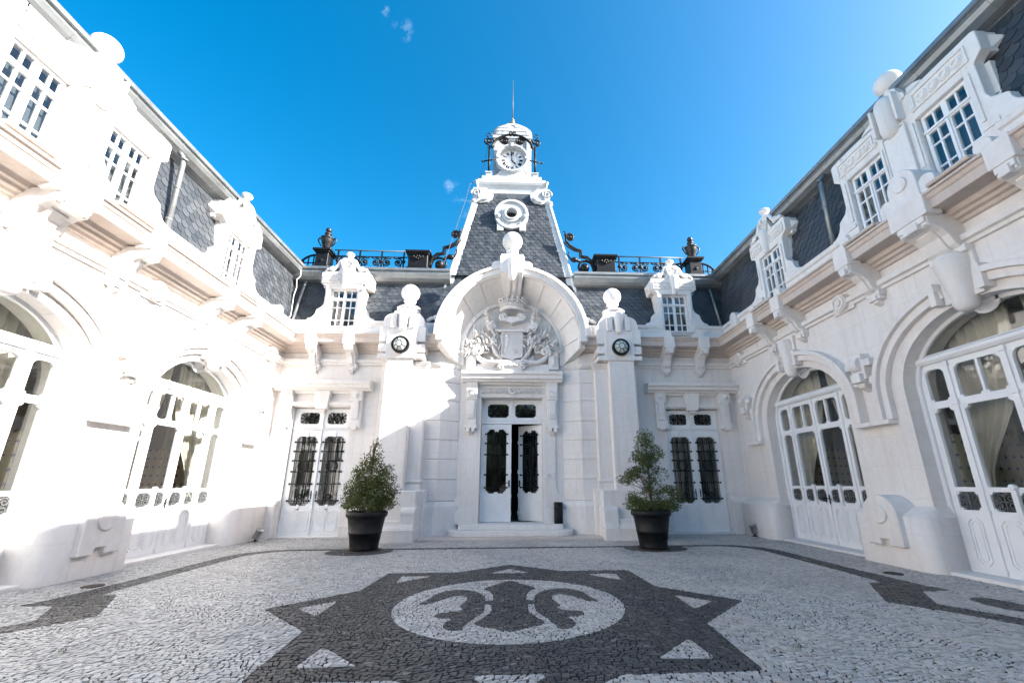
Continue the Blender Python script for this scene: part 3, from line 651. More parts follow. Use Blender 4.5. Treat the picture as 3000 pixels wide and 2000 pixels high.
# ---------------------------------------------------------------- entrance pavilion across the end of the court
Y0 = 12.55
def pavilion():
    T = lambda u, v, w: (u, Y0-v, w)
    R = thing('entrance_pavilion', 'white limestone entrance block with a great arch over the half open door, closing the court', 'building', (0, Y0, 0))
    def TS(q, dx): return lambda u, v, w: (q*u+dx, Y0-v, w)
    # walls of the side bays with door openings
    DB = {1: 5.58, -1: 5.60}
    for q in (1, -1):
        S = TS(q, 0); c = DB[q]; b = MB(S)
        for a, e, d, f in ((2.3, c-.85, -.05, 5.3), (c+.85, 7.4, -.05, 5.3), (c-.85, c+.85, 3.6, 5.3)): b.add([(a, 0, d), (e, 0, d), (e, 0, f), (a, 0, f)], [(0, 1, 2, 3)])
        for u in (c-.85, c+.85): b.add([(u, 0, -.05), (u, -.4, -.05), (u, -.4, 3.6), (u, 0, 3.6)], [(0, 1, 2, 3)])
        b.add([(c-.85, 0, 3.6), (c+.85, 0, 3.6), (c+.85, -.4, 3.6), (c-.85, -.4, 3.6)], [(0, 1, 2, 3)])
        b.build('wall', 'limestone_wall', R)
        MB(S).box(c-.86, c+.86, -.4, .06, -.05, .03).build('threshold', 'limestone', R, .01)
        # door surround: hood on consoles, flat arch with its key
        b = MB(S); b.prof([(0, 4.07), (.2, 4.07), (.22, 4.12), (.32, 4.14), (.34, 4.22), (.40, 4.25), (.41, 4.33), (.3, 4.36), (0, 4.4)], c-1.42, c+1.42); b.build('door_hood', 'limestone', R, .008)
        b = MB(S); b.prof([(0, 3.62), (.07, 3.62), (.1, 3.68), (.1, 3.74), (0, 3.76)], c-.86, c+.86); b.prof([(0, 3.98), (.1, 4.0), (.14, 4.069), (0, 4.069)], c-.86, c+.86); b.build('lintel', 'limestone', R)
        b = MB(S); b.loops([(c-.17, .0, 3.52), (c+.17, 0, 3.52), (c+.17, .13, 3.54), (c-.17, .13, 3.54)], [(c-.24, 0, 4.06), (c+.24, 0, 4.06), (c+.24, .2, 4.06), (c-.24, .2, 4.06)]); b.box(c-.1, c+.1, .0, .07, 3.46, 3.53); b.build('keystone', 'limestone', R, .008)
        for k in (-1, 1):
            u = c+k*1.01; b = MB(S); b.box(u-.155, u+.155, 0, .13, 3.1, 4.068); b.box(u-.165, u+.165, 0, .2, 3.75, 4.067); b.prof([(.12, 3.8), (.21, 3.8), (.2, 3.5), (.17, 3.25), (.12, 3.2)], u-.09, u+.09); b.box(u-.17, u+.17, 0, .16, 2.98, 3.16); b.box(u-.08, u+.08, 0, .18, 2.93, 3.05)
            b.sph(u, .2, 3.93, .085, 14, 8); b.build('door_console', 'limestone', R, .008)
        facade_door(S, R, c, .84, .03, 2.96, 3.58, -.15)
        curtain(S, R, c-.75, c-.1, .1, 3.5, -.36, -.5, 'drape'); curtain(S, R, c+.1, c+.75, .1, 3.5, -.36, .5, 'drape')
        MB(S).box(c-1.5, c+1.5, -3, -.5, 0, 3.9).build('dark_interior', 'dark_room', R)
        # cornice, string, parapet
        Sx = lambda u, v, w: S(u, v+.003, w+.004)
        b = MB(Sx); b.prof(STRING, 3.9, 7.1); b.build('string_course', 'limestone', R)
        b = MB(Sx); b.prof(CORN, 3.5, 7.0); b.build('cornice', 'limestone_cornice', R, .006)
        for a, e in ((3.4, 4.9), (5.88, 6.98)): b = MB(Sx); b.prof(PARA, a, e); b.build('parapet', 'limestone', R, .008)
        S2 = TS(q, 0)
        bracket(S2, R, 4.86); bracket(S2, R, 5.96)
        small_dormer(S2, R, 5.39, .1, .97)
        for u in (4.88, 5.9):
            b = MB(S2); b.prism([(u-.12, 5.76), (u+.12, 5.76), (u+.12, 5.9)]+[(u+.12*math.cos(t), 5.9+.12*math.sin(t)) for t in np.linspace(0, PI, 10)][1:], -.1, .5); b.build('parapet_boss', 'limestone', R, .01)
        # plinth in the corner by the wing
        b = MB(S); b.box(c+.87, 7.05, -.1, .16, -.05, .84); b.prof([(-.1, .841), (.16, .841), (.02, 1.0), (-.1, 1.0)], c+.87, 7.05); b.build('plinth', 'limestone_wall', R, .02)
        b = MB(S); b.box(4.0, c-.87, -.1, .06, -.05, .3); b.build('plinth', 'limestone_wall', R, .01)
        # mansard, gutter
        b = MB(); r = MB(S); r.add([(1.5, -.12, 6.2), (8.5, -.12, 6.2), (8.5, -.62, 8.05), (1.5, -.62, 8.05)], [(0, 1, 2, 3)]); r.add([(1.5, -.6, 8.36), (8.5, -.6, 8.36), (8.5, -8, 8.5), (1.5, -8, 8.5)], [(0, 1, 2, 3)]); r.build('roof', 'slate', R, tint=[.3]*2, recalc=False)
        G = [(-.68, 7.93), (-.62, 7.93), (-.59, 7.96), (-.46, 8.0), (-.36, 8.08), (-.30, 8.22), (-.33, 8.31), (-.33, 8.33), (-.28, 8.34), (-.28, 8.42), (-.31, 8.44), (-.7, 8.5)]
        b = MB(S); b.prof(G, 2.13, 7.4); b.build('gutter', 'zinc', R)
        for k in range(5):
            b = MB(S); u = 6.7-k*1.0; b.prof([(v+.006, z-.004) for v, z in G[2:7]]+[(-.45, 8.2), (-.57, 8.05)], u-.018, u+.018); b.build('gutter_seam', 'zinc', R)
        b = MB(S); b.tube([(6.93, -.5, 7.95), (6.93, -.43, 7.75), (6.93, -.03, 6.3)], .045, 10); b.build('downpipe', 'zinc', R)
    def skip(u, w_): return abs(abs(u)-5.39) < .6 and w_ < 7.9 or abs(u) < 2.2
    slate_field(T, R, -7.6, 7.6, (-.1, 6.25), (-.6, 7.96), skip)
    # giant pilasters with lamp blocks, drops and balls
    for q in (1, -1):
        S = TS(q, 0); c = 3.26
        b = MB(S); b.box(c-.37, c+.38, -.05, .8, 1.2, 4.9); b.build('pilaster', 'limestone_wall', R, .012)
        b = MB(S); b.box(c+.38, c+.62, -.05, .3, .2, 4.95); b.build('pilaster', 'limestone_wall', R, .012)
        # engaged shaft on the inner side with base and capital
        u0_, u1_ = c-.74, c-.372
        b = MB(S); b.box(u0_, u1_, -.05, .5, 1.2, 4.86); b.box(u0_-.03, u1_, -.05, .53, 1.21, 1.42); b.prof([(0, 1.43), (.56, 1.43), (.57, 1.47), (.56, 1.51), (0, 1.51)], u0_-.045, u1_)
        for k, z in enumerate((4.6, 4.72, 4.76, 4.80, 4.84)): b.box(u0_-.02*k-.01, u1_, -.05, .51+.02*k, z, z+(.04 if k else .06))
        b.build('engaged_shaft', 'limestone', R, .006)
        S = TS(q, 0); c = 3.225
        b = MB(S); b.box(c-.44, c+.44, -.1, .85, 4.90, 5.88)
        for z0, z1 in ((5.42, 5.875), (5.11, 5.35), (4.92, 5.05)): b.box(c-.67, c+.67, -.1, .82, z0, z1)
        b.build('pilaster_block', 'limestone', R, .012)
        b = MB(S)
        for k in (-1, 1):
            b.prism([(c+k*.12, 5.882), (c+k*.62, 5.882), (c+k*.6, 6.05)]+[(c+k*(.34+.26*math.cos(t)), 6.05+.26*math.sin(t)) for t in np.linspace(0, PI/2, 7)][1:]+[(c+k*.12, 6.3)], .1, .8)
            b.prism([(c+k*.19, 5.82), (c+k*.36, 5.82), (c+k*.36, 6.2), (c+k*.32, 6.27), (c+k*.24, 6.3), (c+k*.19, 6.24)], .3, .9)
        b.box(c-.3, c+.3, -.1, .6, 6.2, 6.62); b.box(c-.36, c+.36, -.1, .62, 6.4, 6.47); b.build('scroll_shoulder', 'limestone', R, .01)
        b = MB(S); b.lathe(c, .86, [(1e-5, 5.72), (.07, 5.74), (.1, 5.8), (.12, 6.0), (.14, 6.25), (.13, 6.36), (.08, 6.44), (1e-5, 6.47)], 18); b.build('keystone_drop', 'limestone', R)
        b = MB(S); b.lathe(c, .3, [(.35, 6.62), (.34, 6.68), (.26, 6.72), (.17, 6.78), (.14, 6.84), (.15, 6.87), (.19, 6.9), (.19, 6.93), (.15, 6.96)], 24); b.sph(c, .3, 7.2, .285, 28, 16); b.build('ball_finial', 'limestone', R)
        # pedestal
        S = TS(q, 0); c = 3.24; b = MB(S)
        b.box(c-.9, c+.8, -.1, .55, -.05, 1.24); b.box(c-.75, c+.5, -.1, .92, -.05, 1.22); b.build('pedestal', 'limestone', R, .015)
        b = MB(S); b.box(c-.82, c+.74, .0, 1.32, -.05, .30); b.build('pedestal_base', 'limestone', R, .015)
        b = MB(S); pr = [(.5, .3), (1.26, .3), (1.2, .42), (1.17, .6)]+[(1.0+.17*math.cos(t), .66+.15*math.sin(t)) for t in np.linspace(0, PI/2, 6)]+[(.5, .81)]
        b.prof(pr, c-.8, c-.42); b.prof([(.5, .3), (1.22, .3), (1.16, .4), (1.14, .5), (.5, .5)], c-.42, c+.34); b.prof(pr, c+.34, c+.72); b.build('pedestal_scroll', 'limestone', R, .012)
    # parapet link between pilaster block and arch
    for q in (1, -1):
        S = TS(q, 0); b = MB(S); b.box(2.1, 2.75, -.2, .1, 5.7, 6.3)
        for u in (2.42, 2.52, 2.62): b.box(u, u+.05, .1, .14, 5.85, 6.24)
        b.build('parapet', 'limestone', R, .008)
        b = MB(S); b.tube(P3([(2.3, 6.38), (2.45, 6.5), (2.6, 6.47), (2.72, 6.38)], .02), .06, 8); b.tube(P3(spiral(2.42, 6.46, .1, .02, 0, 1.5, 14), .08), .03, 6); b.build('carved_pediment', 'limestone', R)
    # rusticated portal piers
    zs = [.92, 1.51, 2.07, 2.62, 3.18, 3.79, 4.34, 4.80]
    for q in (1, -1):
        S = TS(q, 0); pl = [(2.66, -.1), (2.66, .25), (2.08, .25), (1.57, -.05), (1.57, -.3), (2.3, -.3)]
        MB(S).plan([(2.64, -.1), (2.64, .22), (2.07, .22), (1.6, -.07), (1.6, -.3), (2.3, -.3)], .3, 4.82).build('wall', 'limestone_wall', R)
        for z0, z1 in zip(zs[:-1], zs[1:]): MB(S).plan(pl, z0+.014, z1-.014).build('stone_block', 'limestone_wall', R, .012)
        big = [(2.70, -.1), (2.70, .36), (2.12, .36), (1.50, .0), (1.46, -.3), (2.3, -.3)]
        b = MB(S); b.plan(big, .0, .78); b.loops([(u, v, .781) for u, v in big], [(u, v, .915) for u, v in pl], False); b.build('plinth', 'limestone_wall', R, .012)
        b = MB(S)
        for k, (z0, z1) in enumerate(((4.802, 4.84), (4.84, 4.88), (4.88, 4.93))): b.plan([(u+(.02+.03*k if u > 2 else -.01*k), v+(.03+.03*k if v > 0 else 0)) for u, v in pl], z0, z1-.002)
        b.build('impost', 'limestone', R, .006)
        b = MB(S); b.plan(pl, 4.931, 5.3); b.build('stone_block', 'limestone_wall', R, .012)
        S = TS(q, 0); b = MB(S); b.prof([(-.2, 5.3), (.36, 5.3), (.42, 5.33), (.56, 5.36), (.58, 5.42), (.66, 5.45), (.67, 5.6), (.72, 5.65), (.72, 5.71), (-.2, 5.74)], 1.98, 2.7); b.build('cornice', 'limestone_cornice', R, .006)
    # the great arch: outer ring, splayed voussoirs, inner rim, tympanum
    X = 0; S = lambda u, v, w: (u+X, Y0-v, w)
    b = MB(S)
    def arcp(r, zc, n=44, drop=.5, dx=1): return [(r, zc-drop), (r, zc-drop*.5)]+[(r*math.cos(t), zc+r*math.sin(t)) for t in np.linspace(0, PI, n)]+[(-r, zc-drop*.5), (-r, zc-drop)]
    b.strip(arcp(2.24, 5.61, drop=.16), arcp(2.03, 5.61, drop=.16), -.4, .96); b.strip(arcp(2.30, 5.61, drop=.02), arcp(2.19, 5.61, drop=.02), -.3, 1.02); b.strip(arcp(2.06, 5.61, drop=.3), arcp(1.99, 5.61, drop=.3), .3, .91)
    b.build('arch_ring', 'limestone', R, .01)
    n = 9
    for k in range(n):
        t0, t1 = PI*k/n+.006, PI*(k+1)/n-.006
        ts = np.linspace(t0, t1, 7); V = []
        A = [(2.03*math.cos(t), .86, 5.61+2.03*math.sin(t)) for t in ts]; B = [(1.58*math.cos(t), -.02, 5.53+1.58*math.sin(t)) for t in ts]
        A2 = [(2.15*math.cos(t), .8, 5.61+2.15*math.sin(t)) for t in ts]; B2 = [(1.75*math.cos(t), -.3, 5.53+1.75*math.sin(t)) for t in ts]
        m_ = MB(S)
        for i in range(6):
            m_.add([A[i], A[i+1], B[i+1], B[i], A2[i], A2[i+1], B2[i+1], B2[i]], [(0, 1, 2, 3), (4, 7, 6, 5), (0, 4, 5, 1), (2, 6, 7, 3)]+([(0, 3, 7, 4)] if i == 0 else [])+([(1, 5, 6, 2)] if i == 5 else []))
        m_.build('voussoir', 'limestone', R)
    b = MB(S)
    A = [(2.06, .82, 5.3), (2.06, .82, 5.61)]+[(2.06*math.cos(t), .82, 5.61+2.06*math.sin(t)) for t in np.linspace(0, PI, 40)]+[(-2.06, .82, 5.61), (-2.06, .82, 5.3)]
    B = [(1.6, -.06, 5.0), (1.6, -.06, 5.5)]+[(1.6*math.cos(t), -.06, 5.5+1.6*math.sin(t)) for t in np.linspace(0, PI, 40)]+[(-1.6, -.06, 5.5), (-1.6, -.06, 5.0)]
    b.loops(A, B, False, False, False); b.build('arch_soffit', 'limestone', R)
    for q in (1, -1):
        m_ = MB(lambda u, v, w: (q*u+X, Y0-v, w)); m_.loops([(2.03, .84, 5.29), (2.03, .84, 5.60), (1.58, -.02, 5.52), (1.58, -.02, 4.94)], [(2.2, .7, 5.29), (2.2, .7, 5.60), (1.8, -.3, 5.52), (1.8, -.3, 4.94)]); m_.build('voussoir', 'limestone', R)
    b = MB(S); b.strip([(1.62, 4.94)]+[(1.62*math.cos(t), 5.5+1.62*math.sin(t)) for t in np.linspace(0, PI, 40)]+[(-1.62, 4.94)], [(1.5, 4.94)]+[(1.5*math.cos(t), 5.5+1.5*math.sin(t)) for t in np.linspace(0, PI, 40)]+[(-1.5, 4.94)], -.1, .03)
    b.build('arch_rim', 'limestone', R, .01)
    P = [(1.7, 4.4), (1.7, 5.5)]+[(1.7*math.cos(t), 5.5+1.7*math.sin(t)) for t in np.linspace(0, PI, 30)][1:]+[(-1.7, 4.4)]
    MB(S).prism(P, -.3, -.06).build('tympanum', 'limestone', R)
    # key of the arch: tapering fluted block, drop, plinth and ball
    S = lambda u, v, w: (u-.02, Y0-v, w); b = MB(S)
    b.loops([(-.23, -.05, 6.98), (.23, -.05, 6.98), (.23, .16, 6.98), (-.23, .16, 6.98)], [(-.34, -.05, 7.6), (.34, -.05, 7.6), (.34, 1.1, 7.6), (-.34, 1.1, 7.6)])
    b.loops([(-.34, -.2, 7.601), (.34, -.2, 7.601), (.34, 1.1, 7.601), (-.34, 1.1, 7.601)], [(-.38, -.2, 8.14), (.38, -.2, 8.14), (.38, 1.12, 8.14), (-.38, 1.12, 8.14)])
    b.box(-.35, .35, -.2, 1.06, 8.141, 8.24)
    for u in (-.13, .05):
        b.loops([(u, .1, 6.98), (u+.08, .1, 6.98), (u+.08, .2, 6.98), (u, .2, 6.98)], [(u, 1.0, 7.56), (u+.1, 1.0, 7.56), (u+.1, 1.14, 7.56), (u, 1.14, 7.56)])
    b.build('arch_keystone', 'limestone', R, .012)
    b = MB(S); b.lathe(0, 1.1, [(1e-5, 7.3), (.06, 7.33), (.1, 7.42), (.13, 7.66), (.15, 7.92), (.14, 8.02), (.08, 8.1), (1e-5, 8.12)], 18); b.build('keystone_drop', 'limestone', R)
    for k in (-1, 1):
        b = MB(S); b.prism([(k*.36, 7.72), (k*.66, 7.66), (k*.63, 8.0), (k*.55, 8.08), (k*.36, 8.1)], -.2, .9)
        b.build('scroll_shoulder', 'limestone', R, .01)
    b = MB(S); b.lathe(0, .65, [(.3, 8.24), (.29, 8.29), (.2, 8.35), (.16, 8.44), (.17, 8.5), (.2, 8.54), (.2, 8.58), (.16, 8.62)], 24); b.sph(0, .65, 8.92, .32, 32, 18); b.build('ball_finial', 'limestone', R)
    coat_of_arms(R)
    # inner portal: jambs, hood, consoles, carved frieze, double door
    S = lambda u, v, w: (u+.02, Y0-v, w)
    for q in (1, -1):
        Q = TS(q, .02); b = MB(Q)
        P = [(.93, .3), (1.62, .3), (1.62, .98), (1.50, 1.02), (1.40, 1.1), (1.33, 1.25), (1.31, 1.5), (1.31, 4.4), (.93, 4.4)]
        b.prism(P, -.5, -.02); b.prism([(.935, .3), (1.6, .3), (1.6, .6), (1.5, .7), (1.35, .75), (.935, .75)], -.02, .06); b.build('door_jamb', 'limestone', R, .01)
        MB(Q).box(1.3, 1.75, -.3, -.07, .3, 4.6).build('wall', 'limestone_wall', R)
        u = 1.22; b = MB(Q); b.box(u-.17, u+.17, -.02, .14, 3.84, 4.42); b.box(u-.15, u+.15, -.02, .1, 3.06, 3.84); b.prof([(.1, 3.8), (.17, 3.8), (.16, 3.4), (.13, 3.26), (.1, 3.26)], u-.09, u+.09)
        b.strip([(u-.12, 3.9), (u+.12, 3.9), (u+.12, 4.14), (u-.12, 4.14)], [(u-.08, 3.94), (u+.08, 3.94), (u+.08, 4.1), (u-.08, 4.1)], .14, .17, True)
        b.loops([(u-.075, .14, 3.945), (u+.075, .14, 3.945), (u+.075, .14, 4.095), (u-.075, .14, 4.095)], [(u-.04, .18, 3.98), (u+.04, .18, 3.98), (u+.04, .18, 4.06), (u-.04, .18, 4.06)])
        b.box(u-.19, u+.19, -.02, .12, 2.98, 3.06); b.box(u-.12, u-.02, -.02, .14, 2.88, 2.99); b.box(u+.03, u+.13, -.02, .14, 2.86, 2.99); b.prof([(0, 2.9), (.1, 2.9), (0, 2.76)], u-.06, u+.06)
        b.build('door_console', 'limestone', R, .006)
        b = MB(Q); b.prism([(1.12, 4.78), (1.42, 4.78), (1.42, 5.12)]+[(1.27+.15*math.cos(t), 5.12+.15*math.sin(t)) for t in np.linspace(0, PI, 10)][1:], -.1, .18); b.lathe(1.27, .19, [(1e-5, 4.86), (.05, 4.88), (.07, 4.95), (.07, 5.1), (.05, 5.17), (1e-5, 5.19)], 12); b.build('hood_tab', 'limestone', R, .01)
    b = MB(S); b.prof([(-.1, 4.38), (.2, 4.38), (.22, 4.43), (.3, 4.46), (.3, 4.56), (.36, 4.59), (.37, 4.68), (.1, 4.72), (-.1, 4.72)], -1.53, 1.53); b.prof([(-.1, 4.73), (.12, 4.73), (.12, 4.95), (.1, 4.97), (-.1, 5.0)], -1.12, 1.12); b.build('door_hood', 'limestone', R, .008)
    b = MB(S); b.box(-.93, .93, -.5, -.06, 3.93, 4.42); b.prof([(-.06, 3.93), (.0, 3.93), (.02, 3.98), (-.06, 4.0)], -1.04, 1.04); b.prof([(-.06, 4.3), (.04, 4.32), (.06, 4.379), (-.06, 4.379)], -1.04, 1.04)
    for k in range(11):
        u = -.9+k*.18
        if abs(u) < .1: b.ring(u, 4.15, .12, .07, -.06, .03, 16); b.disc(u, 4.15, .06, -.06, .04, 12, .03)
        else: b.ring(u, 4.15, .085, .058, -.06, .02, 14); b.disc(u, 4.15, .04, -.06, .02, 10)
        b.prism([(u+.07, 4.06), (u+.11, 4.06), (u+.11, 4.075), (u+.07, 4.075)], -.06, -.03); b.prism([(u+.07, 4.225), (u+.11, 4.225), (u+.11, 4.24), (u+.07, 4.24)], -.06, -.03)
    b.build('carved_frieze', 'limestone', R)
    portal_door(S, R)
    MB(S).box(-1.5, 1.5, -5, -.6, .1, 4.2)
    b = MB(S)
    b.add([(-1.6, -.52, .30), (1.6, -.52, .30), (1.6, -6, .30), (-1.6, -6, .30)], [(0, 1, 2, 3)]); b.build('room_floor', 'room_floor', R, recalc=False)
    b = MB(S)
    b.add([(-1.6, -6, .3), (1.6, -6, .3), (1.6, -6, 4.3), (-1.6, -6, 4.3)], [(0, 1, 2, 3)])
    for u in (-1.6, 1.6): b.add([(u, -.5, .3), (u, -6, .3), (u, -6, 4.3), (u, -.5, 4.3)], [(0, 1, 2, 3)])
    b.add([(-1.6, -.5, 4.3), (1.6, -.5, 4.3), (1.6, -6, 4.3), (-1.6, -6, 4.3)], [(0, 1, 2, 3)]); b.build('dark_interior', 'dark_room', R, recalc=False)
    # steps and platform
    b = MB(S); b.box(-2.42, 2.42, -.3, 1.02, -.05, .05); b.build('platform', 'limestone_cornice', R, .01)
    def rounded(x, y0, y1, r): return [(x, y0)]+[(x-r+r*math.cos(t), y1-r+r*math.sin(t)) for t in np.linspace(0, PI/2, 7)]+[(-x+r-r*math.sin(t), y1-r+r*math.cos(t)) for t in np.linspace(0, PI/2, 7)]+[(-x, y0)]
    b = MB(S); b.plan(rounded(1.72, -.3, .72, .45), .05, .19); b.build('step', 'limestone', R, .012)
    b = MB(S); b.plan(rounded(1.45, -.5, .42, .1), .19, .32); b.build('step', 'limestone', R, .012)
    # back of the building
    b = MB(); b.add([(-8, 20, 0), (8, 20, 0), (8, 20, 8.6), (-8, 20, 8.6)], [(0, 1, 2, 3)]); b.build('rear_wall', 'limestone_wall', R, recalc=False)
    return R
def bars(b, u0, u1, w0, w1, v, kind):
    # wrought bars with collars, rings and spear heads standing proud of the glass
    uc = (u0+u1)/2; hw = (u1-u0)/2; h = w1-w0; e = .05
    xs = (uc-hw*.36, uc+hw*.36) if kind == 0 else (uc-hw*.38, uc, uc+hw*.38)
    zz = (.06, .3, .48, .64, .78, .92) if kind == 0 else (.08, .28, .6, .78, .93)
    for x in xs:
        b.tube(P3([(x, w0+.02), (x, w1-.1)], v), .016, 5); b.lathe(x, v, [(1e-5, w1-.02), (.018, w1-.06), (.03, w1-.1), (.012, w1-.13)], 6)
    for f in zz:
        z = w0+h*f; b.tube(P3([(u0-e, z), (u1+e, z)], v), .015, 5)
        for x in list(xs)+[u0-e*.6, u1+e*.6]: b.sph(x, v, z, .03, 8, 5)
    if kind == 0:
        for f, r in ((.56, hw*.52), (.1, hw*.24)): b.torus(uc, w0+h*f+ (0 if f > .3 else .03), r, .016, v, 20, 5)
        for x in (u0+.02, u1-.02): b.tube(P3([(x, w0+.05), (x, w1-.05)], v), .008, 4)
    else:
        b.tube(P3([(uc+hw*.62*math.cos(t), w0+h*.58+h*.2*math.sin(t)) for t in np.linspace(0, 2*PI, 24)], v), .014, 5)
        for s in (-1, 1):
            b.tube(P3([(uc+s*hw*.62, w0+h*.55), (uc+s*hw*.5, w0+h*.42), (uc+s*hw*.25, w0+h*.33)], v), .014, 5)
            b.tube(P3([(uc+s*(x-uc), z) for x, z in spiral(uc+hw*.42, w0+h*.34, hw*.2, hw*.05, 0, 1.2, 14)], v), .009, 5); b.tube(P3([(uc+s*(x-uc), z) for x, z in spiral(uc+hw*.3, w0+h*.56, hw*.22, hw*.05, 0, -1.3, 14)], v), .01, 5)
        b.torus(uc, w0+h*.78, hw*.22, .011, v, 16, 5); b.torus(uc, w0+h*.13, hw*.26, .011, v, 16, 5)
        for f in (.5, .54): b.tube(P3([(uc-hw*.3, w0+h*f), (uc+hw*.3, w0+h*f)], v), .014, 5)
def star_grille(b, u0, u1, w0, w1, v):
    uc = (u0+u1)/2; wc = (w0+w1)/2
    for x in (u0+(u1-u0)*.28, u0+(u1-u0)*.72):
        for a in range(4):
            t = a*PI/4; du, dw = math.cos(t), math.sin(t); k = min((u1-u0)*.28/max(abs(du), 1e-3), (w1-w0)*.5/max(abs(dw), 1e-3)); b.tube(P3([(x-k*du, wc-k*dw), (x+k*du, wc+k*dw)], v), .016, 5)
        b.sph(x, v, wc, .035, 8, 5)
    b.tube(P3([(uc, w0), (uc, w1)], v), .011, 5); b.sph(uc, v, wc, .026, 8, 5)
def notch(b, a, c, d, e, v0, v1, r=.06):
    # stepped corner blocks that give the lights their cut corners
    for u, s in ((a, 1), (c, -1)):
        for w_, t in ((d, 1), (e, -1)): b.prism([(u, w_), (u+s*r, w_), (u+s*r, w_+t*r*.5), (u+s*r*.5, w_+t*r*.5), (u+s*r*.5, w_+t*r), (u, w_+t*r)], v0, v1)
def leaf_panel(T, parent, a, c, d, e, v):
    p = MB(T); p.strip(octo(a, c, d, e, .07), octo(a+.02, c-.02, d+.02, e-.02, .062), v, v+.014, True); uc = (a+c)/2
    p.box(uc-.012, uc+.012, v, v+.016, d-.03, e+.05); p.box(uc-.035, uc+.035, v, v+.02, e+.01, e+.06); n = 6
    for s in (-1, 1):
        for k in range(n):
            z = d+.08+(e-d-.2)*k/(n-1); L = min((c-a)/2-.05, .22)
            x0, x1 = uc+s*.02, uc+s*L; z1 = min(z+L*.75, e-.05); x1 = uc+s*(.02+(z1-z)/.75)
            p.prism([(x0, z), (x1, z1), (x1, z1+.011), (x0, z+.011)], v, v+.008)
    return p.build('panel_moulding', 'white_paint', parent)
def facade_door(T, R, c, hw, z0, zt, z1, v):
    us = [c-hw, c-hw+.17, c-.12, c+.12, c+hw-.17, c+hw]; ws = [z0, .82, 2.76, 3.12, 3.46, z1]
    b = MB(T); v0 = v-.06; b.holes(us, ws, lambda i, j: i in (1, 3) and j in (1, 3), v0, v)
    for a, e in ((us[1], us[2]), (us[3], us[4])):
        notch(b, a, e, ws[1], ws[2], v0+.004, v-.003); notch(b, a, e, ws[3], ws[4], v0+.004, v-.003, .05); b.box((a+e)/2-.04, (a+e)/2+.04, v, v+.02, ws[2]-.02, ws[2]+.14); b.box((a+e)/2-.04, (a+e)/2+.04, v, v+.02, ws[1]-.12, ws[1]+.03)
        b.box(a-.08, e+.08, v, v+.015, 2.93, 2.95); b.box(a-.08, e+.08, v, v+.015, 3.0, 3.02)
    b.box(c-.02, c+.02, v, v+.035, z0, z1); b.box(c-hw, c+hw, v, v+.04, 2.96, 2.985)
    for z in (.12, .66, 1.6, 2.5, 2.97, 3.3): b.box(c-.035, c+.035, v, v+.05, z, z+.12)
    d = b.build('double_door', 'white_paint', R, .005)
    for a, e in ((us[1], us[2]), (us[3], us[4])):
        for j in (1, 3): MB(T).box(a-.01, e+.01, v0+.02, v0+.026, ws[j]-.01, ws[j+1]+.01).build('pane', 'glass', d)
        leaf_panel(T, d, a-.06, e+.06, .14, .68, v)
        g = MB(T); bars(g, a, e, ws[1]+.02, ws[2]-.02, v+.03, 0); g.build('grille', 'black_iron', d)
        g = MB(T); star_grille(g, a, e, ws[3], ws[4], v-.02); g.build('grille', 'black_iron', d)
    for s in (-1, 1):
        h = MB(T); h.box(c+s*.07-.014, c+s*.07+.014, v, v+.014, 1.0, 1.22); h.tube([(c+s*.07, v+.01, 1.12), (c+s*.07, v+.06, 1.12), (c+s*.15, v+.06, 1.12)], .01, 6); h.build('handle', 'bronze', d)
def portal_door(T, R):
    v = -.35; z0, z1 = .33, 3.92
    us = [-.93, -.75, -.1, .1, .75, .93]; ws = [3.17, 3.36, 3.78, z1]
    b = MB(T); b.holes(us, ws, lambda i, j: i in (1, 3) and j == 1, v-.07, v); b.box(-.03, .03, v, v+.03, 3.18, z1-.01); b.box(-.93, .93, v, v+.03, 3.17, 3.2)
    for a, e in ((-.75, -.1), (.1, .75)):
        notch(b, a, e, 3.36, 3.78, v-.066, v-.004); b.box(a-.08, e+.08, v, v+.014, 3.26, 3.28)
    b.build('transom', 'white_paint', R, .005)
    tr = [o for o in R.children if o.name.startswith('transom')][-1]
    for a, e in ((-.75, -.1), (.1, .75)):
        MB(T).box(a-.01, e+.01, v-.05, v-.044, 3.35, 3.79).build('pane', 'glass', tr)
        g = MB(T); star_grille(g, a, e, 3.37, 3.77, v-.02); g.build('grille', 'black_iron', tr)
    def leaf(mir, ang):
        # leaf built hinged at u=0, then swung by ang about the hinge
        hx = -.92*mir; ca, sa = math.cos(ang), math.sin(ang)
        def L(u, dv, w):
            return T(hx+mir*(u*ca+dv*sa), v-u*sa+dv*ca, w)
        wd = .91; us = [0, .16, .76, wd]; ws = [z0, 1.12, 3.0, 3.16]
        b = MB(L); b.holes(us, ws, lambda i, j: i == 1 and j == 1, -.06, 0); notch(b, .16, .76, 1.12, 3.0, -.056, -.004, .08); b.box(.40, .52, 0, .02, 2.93, 3.12); b.box(.40, .52, 0, .02, 1.0, 1.16)
        for z in (.5, 1.0, 1.7, 2.6): b.box(wd-.03, wd+.008, -.03, .03, z, z+.1)
        d = b.build('door_leaf', 'white_paint', R, .005)
        MB(L).box(.15, .77, -.04, -.034, 1.11, 3.01).build('pane', 'glass', d); leaf_panel(L, d, .09, .83, .45, .92, 0)
        g = MB(L); bars(g, .16, .76, 1.14, 2.98, .03, 1); g.build('grille', 'black_iron', d)
        h = MB(L); h.box(.85-.02, .85+.02, 0, .015, 1.3, 1.5); h.sph(.85, .03, 1.47, .022, 8, 6); h.sph(.85, .03, 1.34, .026, 8, 6); h.tube([(.85, .01, 1.42), (.85, .06, 1.42), (.76, .06, 1.42)], .011, 6); h.build('handle', 'bronze', d)
    leaf(1, 0); leaf(-1, .68)
